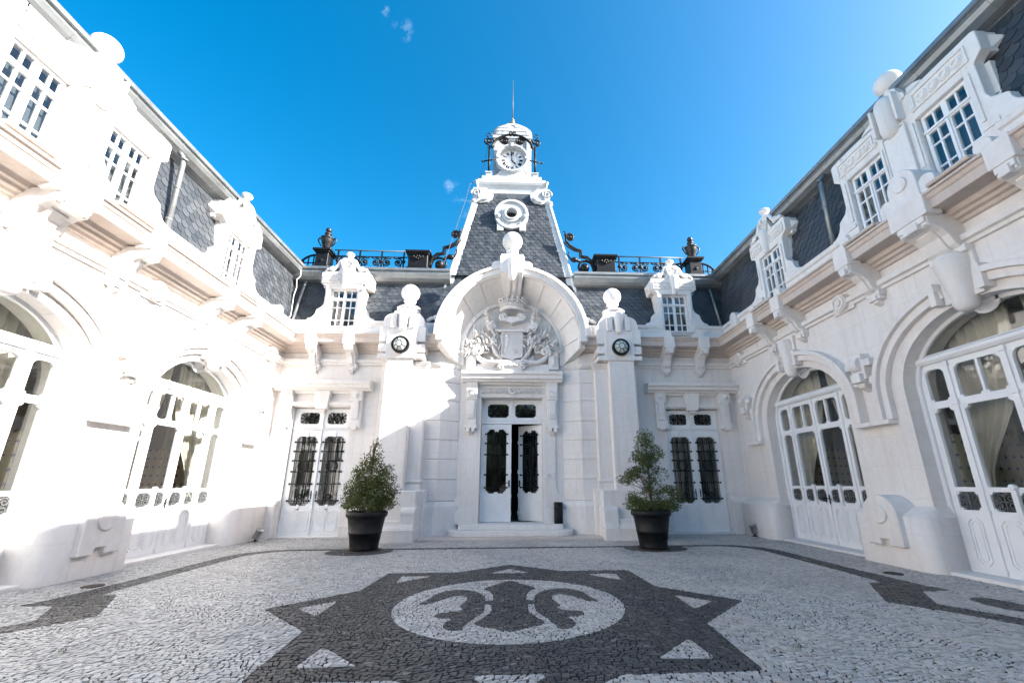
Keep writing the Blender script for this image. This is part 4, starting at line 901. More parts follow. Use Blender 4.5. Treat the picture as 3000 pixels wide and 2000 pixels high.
def coat_of_arms(R):
    T = lambda u, v, w: (u, Y0-(-.06+(v+.06)*1.7), w)
    r = random.Random(3); b0 = -.06
    # shield
    b = MB(T); P = [(-.33, 5.22), (-.3, 5.14), (-.1, 5.1), (0, 5.03), (.1, 5.1), (.3, 5.14), (.33, 5.22), (.33, 5.95), (-.33, 5.95)]
    b.prism(P, b0, b0+.16); b.strip(P, [(u*.9, 5.55+(w-5.55)*.93) for u, w in P], b0+.16, b0+.19, True)
    for k in range(11): b.box(-.02+k*.029, -.01+k*.029, b0+.16, b0+.166, 5.2, 5.88)
    b.prism([(-.17, 5.86), (-.12, 5.84), (-.09, 5.76), (-.1, 5.66), (-.12, 5.56), (-.16, 5.46), (-.2, 5.36), (-.17, 5.3), (-.22, 5.28), (-.25, 5.36), (-.22, 5.46), (-.2, 5.58), (-.21, 5.68), (-.19, 5.76), (-.23, 5.8), (-.21, 5.84)], b0+.16, b0+.185)
    for k in range(3): b.sph(.1+.06*math.cos(k*2.1), b0+.17, 5.35+.06*math.sin(k*2.1), .03, 8, 5)
    b.sph(-.15, b0+.18, 5.82, .05, 8, 6); b.build('shield', 'limestone', R, .006)
    b = MB(T); b.prof([(b0, 5.98), (b0+.18, 5.98), (b0+.2, 6.02), (b0+.18, 6.06), (b0, 6.06)], -.5, .5)
    for s in (-1, 1):
        b.tube(P3([(s*(x), z) for x, z in spiral(.3, 6.5, .14, .03, PI*.5, 1.7, 24)], b0+.14), .045, 7); b.disc(s*.3, 6.5, .06, b0, b0+.2, 12)
        b.prism([(s*.62, 6.38), (s*.86, 6.28), (s*.72, 6.02), (s*.5, 6.16)], b0, b0+.15)
        b.tube(P3([(s*.86, 6.3), (s*.95, 6.1), (s*.9, 5.98)], b0+.06), .02, 6)
    b.prism([(-.4, 6.5), (.4, 6.5), (.34, 6.38), (.1, 6.33), (0, 6.28), (-.1, 6.33), (-.34, 6.38)], b0, b0+.17)
    b.build('scrollwork', 'limestone', R)
    # crown
    b = MB(T)
    A = [(.40*math.cos(t), .07+.22*math.sin(t)) for t in np.linspace(PI, 0, 17)]
    for (z0, z1, k) in ((6.66, 6.74, 1.0), (6.74, 6.84, .96), (6.84, 6.88, 1.0)):
        b.loops([(u*k, v*k, z0) for u, v in A], [(u*k*1.02, v*k, z1) for u, v in A], True, False, False)
        b.loops([(u*(k-.12), v*(k-.12), z0) for u, v in A], [(u*k, v*k, z0) for u, v in A], False, False, False)
    b.add([(u*.98, v*.98, 6.87) for u, v in A], [tuple(range(17))])
    for i, (u, v) in enumerate(A):
        if i % 2 == 0:
            b.tube([(u, v, 6.86), (u*1.06, v*1.04, 6.98)], .035, 6, taper=.02); b.sph(u*1.08, v*1.05, 7.03, .045, 8, 6)
            for s in (-1, 1): b.sph(u*1.05+s*.035, v*1.04, 6.96, .026, 6, 4)
        else: b.sph(u*1.03, v*1.02, 6.93, .032, 8, 6)
        b.sph(u, v*1.02, 6.79, .02, 6, 4)
    b.build('crown', 'limestone', R)
    # cornucopia horns, curling ribbons and the base plate
    for s in (-1, 1):
        b = MB(T); L = [(.25, 5.0), (.5, 4.98), (.8, 5.0), (1.0, 5.1), (1.12, 5.26), (1.08, 5.4), (.98, 5.4), (.95, 5.32)]
        b.tube(P3([(s*x, z) for x, z in L], b0+.1), .11, 8, taper=.04)
        b.tube(P3([(s*x, z) for x, z in spiral(1.05, 5.33, .15, .03, -PI*.3, 1.5, 20)], b0+.16), .045, 7)
        b.tube(P3([(s*x, z) for x, z in spiral(.56, 5.68, .1, .02, PI*.6, -1.5, 18)], b0+.17), .035, 7); b.tube(P3([(s*.64, 5.66), (s*.6, 5.5), (s*.52, 5.3), (s*.3, 5.08)], b0+.13), .05, 7)
        b.tube(P3([(s*.6, 5.75), (s*.53, 5.9), (s*.6, 5.98)], b0+.12), .045, 7)
        for q in range(4):
            a = .25+q*.28; b.tube(P3([(s*(.9+.1*q), 5.5+.1*q), (s*(1.05+.12*q*math.cos(a)), 5.75+.16*q), (s*(1.0+.1*q), 6.0+.13*q), (s*(1.08-.05*q), 6.2+.1*q)][:3 if q > 1 else 4], b0+.05), .03, 6, taper=.012)
        b.build('cornucopia', 'limestone', R)
    b = MB(T); b.prism([(-.36, 4.72), (-.2, 4.66), (0, 4.7), (.2, 4.66), (.36, 4.72), (.34, 4.85), (.38, 4.98), (.2, 5.04), (0, 5.0), (-.2, 5.04), (-.38, 4.98), (-.34, 4.85)], b0, b0+.24)
    for s in (-1, 1): b.tube(P3([(s*x, z) for x, z in spiral(.33, 4.78, .08, .02, 0, 1.4, 16)], b0+.25), .028, 6); b.tube(P3([(s*x, z) for x, z in spiral(.33, 4.96, .07, .02, 0, -1.4, 16)], b0+.25), .025, 6)
    for k in range(7): b.sph(-.15+.05*k, b0+.24, 4.86+.03*math.sin(k*2), .04, 8, 5)
    b.build('cartouche', 'limestone', R)
    # laurel and oak sprays
    for s in (-1, 1):
        b = MB(T)
        def lf(x, z, a, L, v):
            d = Vector((math.cos(a), 0, math.sin(a))); n = Vector((-d.z, 0, d.x)); p = Vector((x, v, z)); wd = L*.24
            q = [p, p+d*L*.35+n*wd+Vector((0, -.02, 0)), p+d*L*.75+n*wd*.7, p+d*L+Vector((0, .02, 0)), p+d*L*.75-n*wd*.7, p+d*L*.35-n*wd+Vector((0, -.02, 0)), p+d*L*.45+Vector((0, .04, 0)), p+d*L*.5+Vector((0, -.05, 0))]
            b.add([tuple(x_) for x_ in q], [(0, 1, 6), (1, 2, 6), (2, 3, 6), (3, 4, 6), (4, 5, 6), (5, 0, 6), (0, 7, 1), (1, 7, 2), (2, 7, 3), (3, 7, 4), (4, 7, 5), (5, 7, 0)], False)
        stems = [[(.35, 5.02), (.42, 5.3), (.45, 5.6), (.42, 5.9)], [(.5, 5.5), (.75, 5.75), (.95, 5.9), (1.15, 5.95)], [(.6, 5.55), (.9, 5.6), (1.2, 5.6), (1.42, 5.62)], [(.55, 5.95), (.68, 6.2), (.72, 6.5), (.78, 6.75)], [(.7, 5.35), (1.0, 5.45), (1.25, 5.4), (1.44, 5.3)], [(.2, 4.98), (.45, 4.92), (.7, 5.1)]]
        for st in stems:
            b.tube(P3([(s*x, z) for x, z in st], b0+.1), .02, 5)
            for i in range(len(st)-1):
                for t in (.0, .25, .5, .75):
                    x = st[i][0]*(1-t)+st[i+1][0]*t; z = st[i][1]*(1-t)+st[i+1][1]*t; a = math.atan2(st[i+1][1]-st[i][1], st[i+1][0]-st[i][0])
                    for k in (-1, 1):
                        aa = a+k*r.uniform(.5, 1.1); aa = aa if s > 0 else PI-aa
                        lf(s*x, z, aa, r.uniform(.13, .21), b0+r.uniform(.1, .17))
                    if r.random() < .35: b.sph(s*(x+.03), b0+.15, z, .03, 7, 5)
        b.build('leaf_spray', 'limestone', R)
PV = pavilion()
# ---------------------------------------------------------------- clock tower
def tower():
    XC, YC = -.07, 15.4
    R = thing('clock_tower', 'slate clad clock tower with white hips, domed lantern and spike above the entrance', 'tower', (XC, YC, 7))
    hw = lambda z: 2.24-.19*(z-7.64)
    zk = ((0, 0), (12.22, 12.22), (12.76, 12.68), (13.3, 13.13), (13.5, 13.40), (16.36, 15.86), (17.52, 17.05), (18.14, 17.65), (21.2, 19.95))
    T0 = lambda u, v, w: (XC+u, YC-v, w)
    T = lambda u, v, w: (XC+u, YC-v, float(np.interp(w, [a for a, c in zk], [c for a, c in zk])))
    b = MB(T); z0, z1 = 5.9, 12.35
    for (a, d) in ((-1, -1), (1, -1), (1, 1), (-1, 1)): pass
    c0 = [(-hw(z0), hw(z0), z0), (hw(z0), hw(z0), z0), (hw(z0), -hw(z0), z0), (-hw(z0), -hw(z0), z0)]; c1 = [(x/hw(z0)*hw(z1), y/hw(z0)*hw(z1), z1) for x, y, z in c0]
    b.loops(c0, c1); b.build('roof_core', 'slate', R, tint=[.3]*6, recalc=False)
    sf = lambda u, w_: abs(u) > hw(w_)-.14 or (u*u+(w_-11.2)**2 < .42) or w_ > 12.25
    slate_field(T, R, -2.4, 2.4, (hw(6.2)+.02, 6.2), (hw(12.3)+.02, 12.3), sf, ex=.15)
    # hips: white metal rolls with flashing wings
    for q in (1, -1):
        for (z, zz) in ((6.0, 12.0),):
            b = MB(T)
            A = [(q*(hw(z)-.2), hw(z)+.05, z), (q*(hw(z)+.09), hw(z)+.09, z), (q*(hw(z)+.05), hw(z)-.2, z), (q*(hw(z)-.16), hw(z)-.1, z)]
            B = [(q*(hw(zz)-.14), hw(zz)+.05, zz), (q*(hw(zz)+.09), hw(zz)+.09, zz), (q*(hw(zz)+.05), hw(zz)-.14, zz), (q*(hw(zz)-.12), hw(zz)-.1, zz)]
            b.loops(A, B); b.tube([(q*(hw(z)+.05), hw(z)+.05, z), (q*(hw(zz)+.05), hw(zz)+.05, zz)], .07, 8)
            h = b.build('hip_flashing', 'tower_paint', R)
            c = MB(T); u, v = q*(hw(11.95)+.05), hw(11.95)+.05; c.lathe(u, v, [(1e-5, 11.82), (.1, 11.84), (.15, 11.9), (.14, 11.97), (.08, 12.02)], 14); c.build('hip_knob', 'tower_paint', h)
        # corner volutes
        b = MB(T); z = 12.05; u = hw(z)-.1; v = hw(z)+.04
        P = [(q*(u+.2), 12.62), (q*(u+.22), 12.3), (q*(u+.14), 12.0), (q*(u-.1), 11.86), (q*(u-.38), 11.92), (q*(u-.55), 12.1), (q*(u-.58), 12.3), (q*(u-.3), 12.62)]
        b.prism(P if q > 0 else P[::-1], v-.25, v+.1); b.tube(P3([(q*x, w_) for x, w_ in spiral(u+.06, 12.32, .22, .05, -.4, 1.6, 24)], v+.12), .035, 6); b.tube(P3([(q*(u-.1), 11.95), (q*(u-.32), 12.0), (q*(u-.48), 12.12)], v+.12), .035, 6)
        b.tube(P3([(q*(u-.02), 12.06), (q*(u+.02), 12.4), (q*(u+.1), 12.55)], v+.12), .03, 6); b.build('volute', 'tower_paint', R)
    # entablature: stacked mouldings round the top
    def tier(b, zs):
        for (h0, a), (h1, c) in zip(zs[:-1], zs[1:]):
            b.loops([(x*h0, y*h0, a) for x, y in ((-1, 1), (1, 1), (1, -1), (-1, -1))], [(x*h1, y*h1, c) for x, y in ((-1, 1), (1, 1), (1, -1), (-1, -1))], False, False)
    b = MB(T); H = hw(12.3)-.07
    tier(b, [(H+.05, 12.22), (H+.1, 12.24), (H+.1, 12.30), (H+.03, 12.32), (H+.03, 12.46), (H+.07, 12.5), (H+.07, 12.58), (H+.03, 12.6), (H-.02, 12.66), (H+.0, 12.76), (H+.05, 12.9), (H+.1, 12.98), (H+.13, 13.08), (H+.11, 13.18), (H+.07, 13.2), (H+.07, 13.3), (H-.07, 13.31), (H-.07, 13.5), (H-.6, 13.52)])
    b.build('entablature', 'tower_paint', R)
    for q in (1, -1):
        b = MB(T); b.sph(q*(H+.12), H+.12, 13.08, .075, 10, 8); b.tube([(q*(H+.12), H+.12, 13.05), (q*(H+.08), H+.11, 12.8), (q*(H+.02), H+.1, 12.6)], .05, 6, taper=.03); b.build('corner_scroll', 'tower_paint', R)
        b = MB(T); b.box(q*.95-.11, q*.95+.11, 1.0, 1.2, 13.5, 13.74); b.box(q*.95-.14, q*.95+.14, .97, 1.23, 13.68, 13.74); b.build('pedestal', 'tower_paint', R)
    # lantern: four posts, arches, dark filling box, dome, finial and spike
    LH = .70; b = MB(T)
    for x in (-1, 1):
        for y in (-1, 1): b.box(x*LH-.1, x*LH+.1, y*LH-.1, y*LH+.1, 13.5, 16.0)
    b.box(-LH, LH, -LH, LH, 13.49, 13.72); b.build('lantern_post', 'tower_paint', R, .01)
    for q in (1, -1):
        b = MB(T); A = [(-.7, 16.05)]+[(-.64*math.cos(t), 15.2+.76*math.sin(t)) for t in np.linspace(0, PI, 20)]+[(.7, 16.05)]
        b.strip([(x, 16.05) for x, z in A], A, q*LH-.05, q*LH+.05); b.build('lantern_arch', 'tower_paint', R)
        b = MB(lambda u, v, w: T(v, u, w)); b.strip([(x, 16.05) for x, z in A], A, q*LH-.05, q*LH+.05); b.build('lantern_arch', 'tower_paint', R)
    for q in (1, -1):
        b = MB(T); b.box(q*.45-.04, q*.45+.04, LH-.25, LH-.15, 14.6, 15.9); b.build('lantern_strut', 'tower_paint', R)
    MB(T).box(-.6, .6, -.6, .42, 13.75, 16.04).build('lantern_dark_fill', 'dark_room', R)  # near-black box fills the open lantern, its inner shade put into the colour
    b = MB(T); tier(b, [(.66, 16.0), (.80, 16.05), (.80, 16.12), (.84, 16.16), (.84, 16.3), (.82, 16.34), (.78, 16.36)]); b.build('lantern_cornice', 'tower_paint', R)
    dome = [(.83, 16.36), (.86, 16.52), (.86, 16.70), (.82, 16.88), (.73, 17.05), (.60, 17.2), (.42, 17.33), (.23, 17.43), (.1, 17.48)]
    # square at the eaves, turning round towards the crown; one object for every tile that faces the court
    def dp(h, z, t):
        f = min(1, max(0, (z-16.36)/.8)); n = 9*(1-f)**2+2.0; c, q = math.cos(t), math.sin(t); e = 2/n
        return (h*math.copysign(abs(c)**e, c), h*math.copysign(abs(q)**e, q), z)
    b = MB(T); rings = [[dp(h*.985, z-.01, 2*PI*k/64) for k in range(64)] for h, z in dome]
    for A, B in zip(rings[:-1], rings[1:]): b.loops(A, B, False, False)
    d = b.build('dome', 'tower_paint', R)
    for i, ((h0, a), (h1, c)) in enumerate(zip(dome[:-2], dome[1:-1])):
        n = max(8, int(8*h0/.24)); gp = .012/h0
        for k in range(n):
            t0, t1 = 2*PI*(k+.5*(i % 2))/n+gp, 2*PI*(k+1+.5*(i % 2))/n-gp; tm = (t0+t1)/2
            if math.sin(tm) < -.35: continue
            o_ = [dp(h0+.02, a, t) for t in np.linspace(t0, t1, 4)]+[dp(h1+.006, c, t) for t in np.linspace(t1, t0, 4)]
            i_ = [dp(h0-.03, a, t) for t in np.linspace(t0, t1, 4)]+[dp(h1-.03, c, t) for t in np.linspace(t1, t0, 4)]
            m_ = MB(T); m_.loops(o_, i_); m_.build('dome_tile', 'tower_paint', d)
    b = MB(T); b.lathe(0, 0, [(.22, 17.3), (.16, 17.42), (.1, 17.55), (.12, 17.62), (.1, 17.7)], 14); b.build('finial', 'tower_paint', R)
    f = R.children[-1] if False else [o for o in R.children if o.name.startswith('finial')][-1]
    b = MB(T); b.sph(0, 0, 17.84, .105, 14, 10); b.lathe(0, 0, [(.08, 17.94), (.05, 18.05), (.02, 18.14)], 10); b.build('gilt_ball', 'gold', f)
    b = MB(T); b.tube([(0, 0, 18.1), (0, 0, 19.6), (0, 0, 20.9)], .028, 6, taper=.01); b.tube([(0, 0, 20.9), (0, 0, 21.2)], .02, 6, taper=.004); b.build('spike', 'grey_iron', f)
    # clock
    cz = 14.38; cv = 1.12; T0 = lambda u, v, w: (XC+u*.945, YC-v, cz+(w-cz)*.945); T1 = lambda u, v, w: (XC+u*1.06, YC-v, cz+(w-cz)*1.06)
    b = MB(T0); b.ring(0, cz, .74, .61, cv-.45, cv+.02, 48); b.ring(0, cz, .71, .64, cv+.02, cv+.06, 48); b.ring(0, cz, .63, .565, cv-.45, cv-.12, 48); b.box(-.07, .07, cv-.1, cv+.09, cz+.57, cz+.76)
    for x in (-.62, .62): b.box(x-.06, x+.06, cv, cv+.09, cz-.06, cz+.06)
    b.prism([(-.95, 13.36), (.95, 13.36), (.92, 13.45), (.7, 13.5), (.52, 13.75), (-.52, 13.75), (-.7, 13.5), (-.92, 13.45)], cv-.42, cv-.05)
    c = b.build('clock', 'tower_paint', R)
    MB(T0).disc(0, cz, .74, cv-.6, cv-.44, 40).build('clock_back', 'tower_paint', c)
    MB(T1).disc(0, cz, .51, cv-.16, cv-.14, 48).build('clock_face', 'white_paint', c)
    b = MB(T1); b.ring(0, cz, .485, .478, cv-.14, cv-.136, 48); b.ring(0, cz, .25, .243, cv-.14, cv-.136, 48)
    for k in range(60):
        t = 2*PI*k/60; b.box(.455*math.sin(t)-.006, .455*math.sin(t)+.006, cv-.14, cv-.135, cz+.455*math.cos(t)-.006, cz+.455*math.cos(t)+.006)
    b.build('minute_track', 'clock_black', c)
    for k, nm in enumerate(('XII', 'I', 'II', 'III', 'IIII', 'V', 'VI', 'VII', 'VIII', 'IX', 'X', 'XI')):
        t = 2*PI*k/12; er = Vector((math.sin(t), math.cos(t))); ex = Vector((math.cos(t), -math.sin(t))); b = MB(T1)
        wds = {'I': .035, 'V': .075, 'X': .075}; tot = sum(wds[q] for q in nm); x = -tot/2
        def stroke(x0, y0, x1, y1, th):
            th *= 1.6
            p, q = Vector((x0, y0)), Vector((x1, y1)); n = Vector((-(q-p).y, (q-p).x)).normalized()*th/2
            V = [p+n, q+n, q-n, p-n]; b.prism([((er*(.35+y_)+ex*x_).x, cz+(er*(.35+y_)+ex*x_).y) for x_, y_ in V], cv-.14, cv-.133)
        for q in nm:
            wd = wds[q]; h = .065
            if q == 'I': stroke(x+wd/2, -h, x+wd/2, h, .018)
            elif q == 'V': stroke(x+.008, h, x+wd/2, -h, .02); stroke(x+wd/2, -h, x+wd-.008, h, .01)
            else: stroke(x+.008, h, x+wd-.008, -h, .02); stroke(x+.008, -h, x+wd-.008, h, .01)
            x += wd
        b.build('numeral', 'clock_black', c)
    def hand(t, L, wd, tail):
        er = Vector((math.sin(t), math.cos(t))); ex = Vector((math.cos(t), -math.sin(t))); b = MB(T1)
        P = [(-.012, -tail), (.012, -tail), (.012, L*.45), (wd, L*.55), (wd*.6, L*.68), (.012, L*.72), (.004, L), (-.004, L), (-.012, L*.72), (-wd*.6, L*.68), (-wd, L*.55), (-.012, L*.45)]
        b.prism([((er*y+ex*x).x, cz+(er*y+ex*x).y) for x, y in P], cv-.128, cv-.118); b.disc(0, cz, .03, cv-.13, cv-.11, 12); b.build('clock_hand', 'clock_black', c)
    hand(-.10, .47, .034, .1); hand(2.5, .27, .05, .08)
    MB(T1).disc(0, cz, .022, cv-.11, cv-.1, 12).build('hand_boss', 'gold', c)
    # ironwork round the clock
    b = MB(T)
    for q in (1, -1):
        u = q*.95; v = 1.1
        b.tube([(u, v, 13.72), (u, v, 15.35)], .050, 6)
        for z in (13.8, 14.4, 14.46, 15.0): b.sph(u, v, z, .055, 8, 6)
        b.tube([(q*.72, v+.05, 14.5), (q*1.2, v, 14.42)], .03, 6); b.sph(q*1.22, v, 14.42, .05, 8, 6)
        b.tube(P3([(q*x, z) for x, z in spiral(.98, 15.62, .2, .05, -PI/2, 1.3, 24)], v), .043, 6); b.tube(P3([(q*x, z) for x, z in spiral(.99, 16.0, .13, .06, -PI/2, .9, 16)], v), .02, 6)
        b.tube(P3([(q*.8, 15.3), (q*.78, 15.6), (q*.84, 15.8)], v), .040, 6)
        b.tube(P3([(q*x, z) for x, z in spiral(.34, 15.66, .22, .03, PI*.1, 2.0, 36)], v), .043, 6)
        b.tube(P3([(q*x, z) for x, z in spiral(.1, 16.0, .09, .02, 0, 1.4, 16)], v+.02), .02, 6); b.tube(P3([(0, 16.12), (q*.06, 16.2), (q*.13, 16.17), (q*.12, 16.06), (q*.04, 15.96)], v+.02), .032, 6)
    b.tube(P3([(.86*math.cos(t), 15.1+.92*math.sin(t)) for t in np.linspace(.12, PI-.12, 28)], 1.13), .050, 6)
    b.build('clock_ironwork', 'black_iron', R)
    # round louvre window
    oz = 11.2; ov = hw(oz)+.05
    b = MB(T); b.ring(0, oz, .62, .36, ov-.25, ov+.16, 40); b.ring(0, oz, .64, .54, ov-.1, ov+.22, 40); b.ring(0, oz, .36, .24, ov-.1, ov+.24, 32); b.ring(0, oz, .27, .21, ov-.1, ov+.28, 32)
    for q in (1, -1):
        b.box(q*.42-.12, q*.42+.12, ov-.05, ov+.2, oz-.72, oz-.34); b.sph(q*.5, ov+.22, oz-.12, .09, 10, 8)
    o = b.build('oculus', 'tower_paint', R, .008)
    MB(T).disc(0, oz, .215, ov-.05, ov-.02, 24).build('louvre', 'dark_room', o)
    b = MB(T); b.tube([(-1.3, 1.0, 13.6), (-1.15, 1.05, 14.4), (-.95, .95, 16.2), (-.3, .2, 17.3), (0, 0, 17.7)], .01, 4); b.tube([(-1.3, 1.0, 13.6), (-1.65, 1.5, 12.8), (-1.75, 1.75, 11.8), (-2.3, 2.35, 8.8)], .012, 4); b.build('earth_wire', 'grey_iron', R)
    return R
TW = tower()
# ---------------------------------------------------------------- roof railings, urns
def railing(q, dx, label):
    yb, zb = 13.3, 8.5; T = lambda u, v, w: (q*((u+.26)*.96-.227), yb-v, zb+(w-zb)*(1 if w < zb+.9 else 1)*.97)
    R = thing('roof_railing', label, 'railing', (q*5, yb, zb), 'wrought iron roof railings')
    pedn = []
    for u, hwd, orn in ((6.83, .27, 0), (3.42, .4, 1)):
        b = MB(T); b.box(u-hwd+.05, u+hwd-.05, -.25, .2, zb, zb+.62); b.box(u-hwd-.0, u+hwd+.0, -.3, .25, zb+.62, zb+.68); b.box(u-hwd-.05, u+hwd+.05, -.34, .29, zb+.68, zb+.76); b.box(u-hwd+.0, u+hwd-.0, -.3, .25, zb, zb+.1)
        if orn:
            for k, (x, z) in enumerate(((-.16, .52), (-.08, .48), (0, .44), (.08, .48), (.16, .52), (-.04, .54), (.04, .54))): b.sph(u+x, .21, zb+z, .055, 8, 6)
        else: b.loops([(u-.1, .2, zb+.3), (u, .2, zb+.2), (u+.1, .2, zb+.3), (u, .2, zb+.4)], [(u-.04, .24, zb+.3), (u, .24, zb+.26), (u+.04, .24, zb+.3), (u, .24, zb+.34)])
        b.build('pedestal', 'black_iron', R, .01)
    posts = (6.35, 5.57, 4.78, 3.98)
    for u in posts:
        b = MB(T); b.box(u-.025, u+.025, -.025, .025, zb, zb+.83); b.lathe(u, 0, [(.03, zb+.36), (.07, zb+.4), (.07, zb+.44), (.03, zb+.48)], 8); b.build('post', 'black_iron', R)
    b = MB(T); b.tube([(6.5, 0, zb+.84), (3.8, 0, zb+.84)], .022, 6); b.build('top_rail', 'grey_iron', R)
    b = MB(T); b.tube([(6.58, 0, zb+.6), (3.82, 0, zb+.6)], .02, 6); b.tube([(6.58, 0, zb+.05), (3.82, 0, zb+.05)], .02, 6); b.build('mid_rail', 'black_iron', R)
    for a, c in zip(posts[:-1], posts[1:]):
        m_ = (a+c)/2; b = MB(T)
        for s in (-1, 1):
            b.tube(P3([(m_+s*x, zb+z) for x, z in spiral(.2, .38, .16, .04, PI*.5, -1.5, 24)], 0), .027, 5); b.sph(m_+s*.2, 0, zb+.38, .065, 8, 6)
            b.tube(P3([(m_+s*.34, zb+.42), (m_+s*.3, zb+.2), (m_, zb+.08), (m_-s*.2, zb+.04)], 0), .023, 5)
            b.tube(P3([(m_+s*.02, zb+.58), (m_+s*.1, zb+.53), (m_+s*.2, zb+.55), (m_+s*.36, zb+.58)], 0), .021, 5)
            b.tube(P3([(m_, zb+.16), (m_+s*.1, zb+.12), (m_+s*.16, zb+.05)], 0), .021, 5)
        b.build('scroll_panel', 'black_iron', R)
    b = MB(T)
    A = [(7.1+.62*math.sin(t), zb+.02+.6*math.cos(t)) for t in np.linspace(0, PI/2, 12)]; b.tube(P3(A, 0), .038, 6); b.tube(P3([(7.05, zb+.05), (7.7, zb+.05)], 0), .026, 5); b.tube(P3([(7.05, zb+.3), (7.6, zb+.3)], 0), .023, 5)
    for u, z in ((7.2, .58), (7.38, .52), (7.55, .4)):
        b.tube(P3([(u, zb), (u, zb+z)], 0), .023, 5); b.sph(u, 0, zb+.3, .04, 8, 6); b.sph(u, 0, zb+.08, .03, 8, 6)
    b.build('quadrant_panel', 'black_iron', R)
    b = MB(T)  # great S-bracket against the tower
    big = [(3.05, .1), (3.04, .35), (2.95, .6), (2.78, .78), (2.56, .82), (2.55, 1.05), (2.36, 1.1), (2.12, 1.25), (1.98, 1.45), (2.0, 1.6)]
    b.tube(P3([(x, zb+z) for x, z in big], 0), .05, 6); b.tube(P3([(x-.07, zb+z-.06) for x, z in big[:-1]], 0), .027, 5)
    b.tube(P3([(x, zb+z) for x, z in spiral(2.14, 1.6, .16, .04, PI, -1.6, 26)], 0), .045, 6); b.sph(2.14, 0, zb+1.6, .055, 10, 8); b.tube(P3([(1.96, zb+1.68), (1.98, zb+1.8), (1.9, zb+1.86)], 0), .05, 6, taper=.015)
    b.tube(P3([(x, zb+z) for x, z in spiral(2.66, .33, .34, .12, -.3, 1.05, 30)], 0), .045, 6); b.sph(2.66, 0, zb+.33, .17, 14, 10); b.disc(2.66, zb+.33, .06, .15, .2, 10)
    b.tube(P3([(2.5, zb+.6), (2.3, zb+.66), (2.15, zb+.68), (2.05, zb+.85), (2.08, zb+.98)], 0), .06, 7, taper=.025); b.sph(2.28, 0, zb+.66, .1, 10, 8, (1.4, 1, 1))
    for k in range(4): b.tube(P3([(2.9+.05*k, zb), (2.88+.07*k, zb+.16-.02*k)], .02), .03, 5, taper=.01)
    b.build('scroll_bracket', 'black_iron', R)
    return R
railing(1, 0, 'black wrought iron roof railing with scrolls and plinths, right of the clock tower'); railing(-1, 0, 'black wrought iron roof railing with scrolls and plinths, left of the clock tower')
def urn(x, label):
    zb = 9.235; R = thing('roof_urn', label, 'urn', (x, 13.33, zb), 'dark metal roof urns'); T = lambda u, v, w: (x+u*.93, 13.33-v*.93, zb+w*.9)
    b = MB(T); b.lathe(0, 0, [(.18, 0), (.18, .04), (.11, .07), (.09, .12), (.11, .15), (.15, .2), (.165, .3), (.172, .305), (.172, .32), (.18, .325), (.22, .5), (.23, .56), (.25, .57), (.25, .6), (.19, .64), (.12, .68)], 22); b.build('body', 'bronze', R)
    b = MB(T); b.lathe(0, 0, [(.12, .68), (.09, .72), (.1, .74), (.13, .78), (.13, .82), (.08, .86), (.05, .88)], 20); b.sph(0, 0, .97, .11, 18, 12); b.build('lid', 'bronze', R)
    for s in (-1, 1):
        b = MB(T); b.tube([(s*.24, 0, .58), (s*.31, 0, .62), (s*.34, 0, .54), (s*.3, 0, .42), (s*.2, 0, .26)], .035, 6, taper=.02); b.build('handle', 'bronze', R)
urn(-6.58, 'dark metal lidded urn on the roof railing plinth, nearer the sunlit wing'); urn(6.58, 'dark metal lidded urn on the roof railing plinth, nearer the shaded wing')
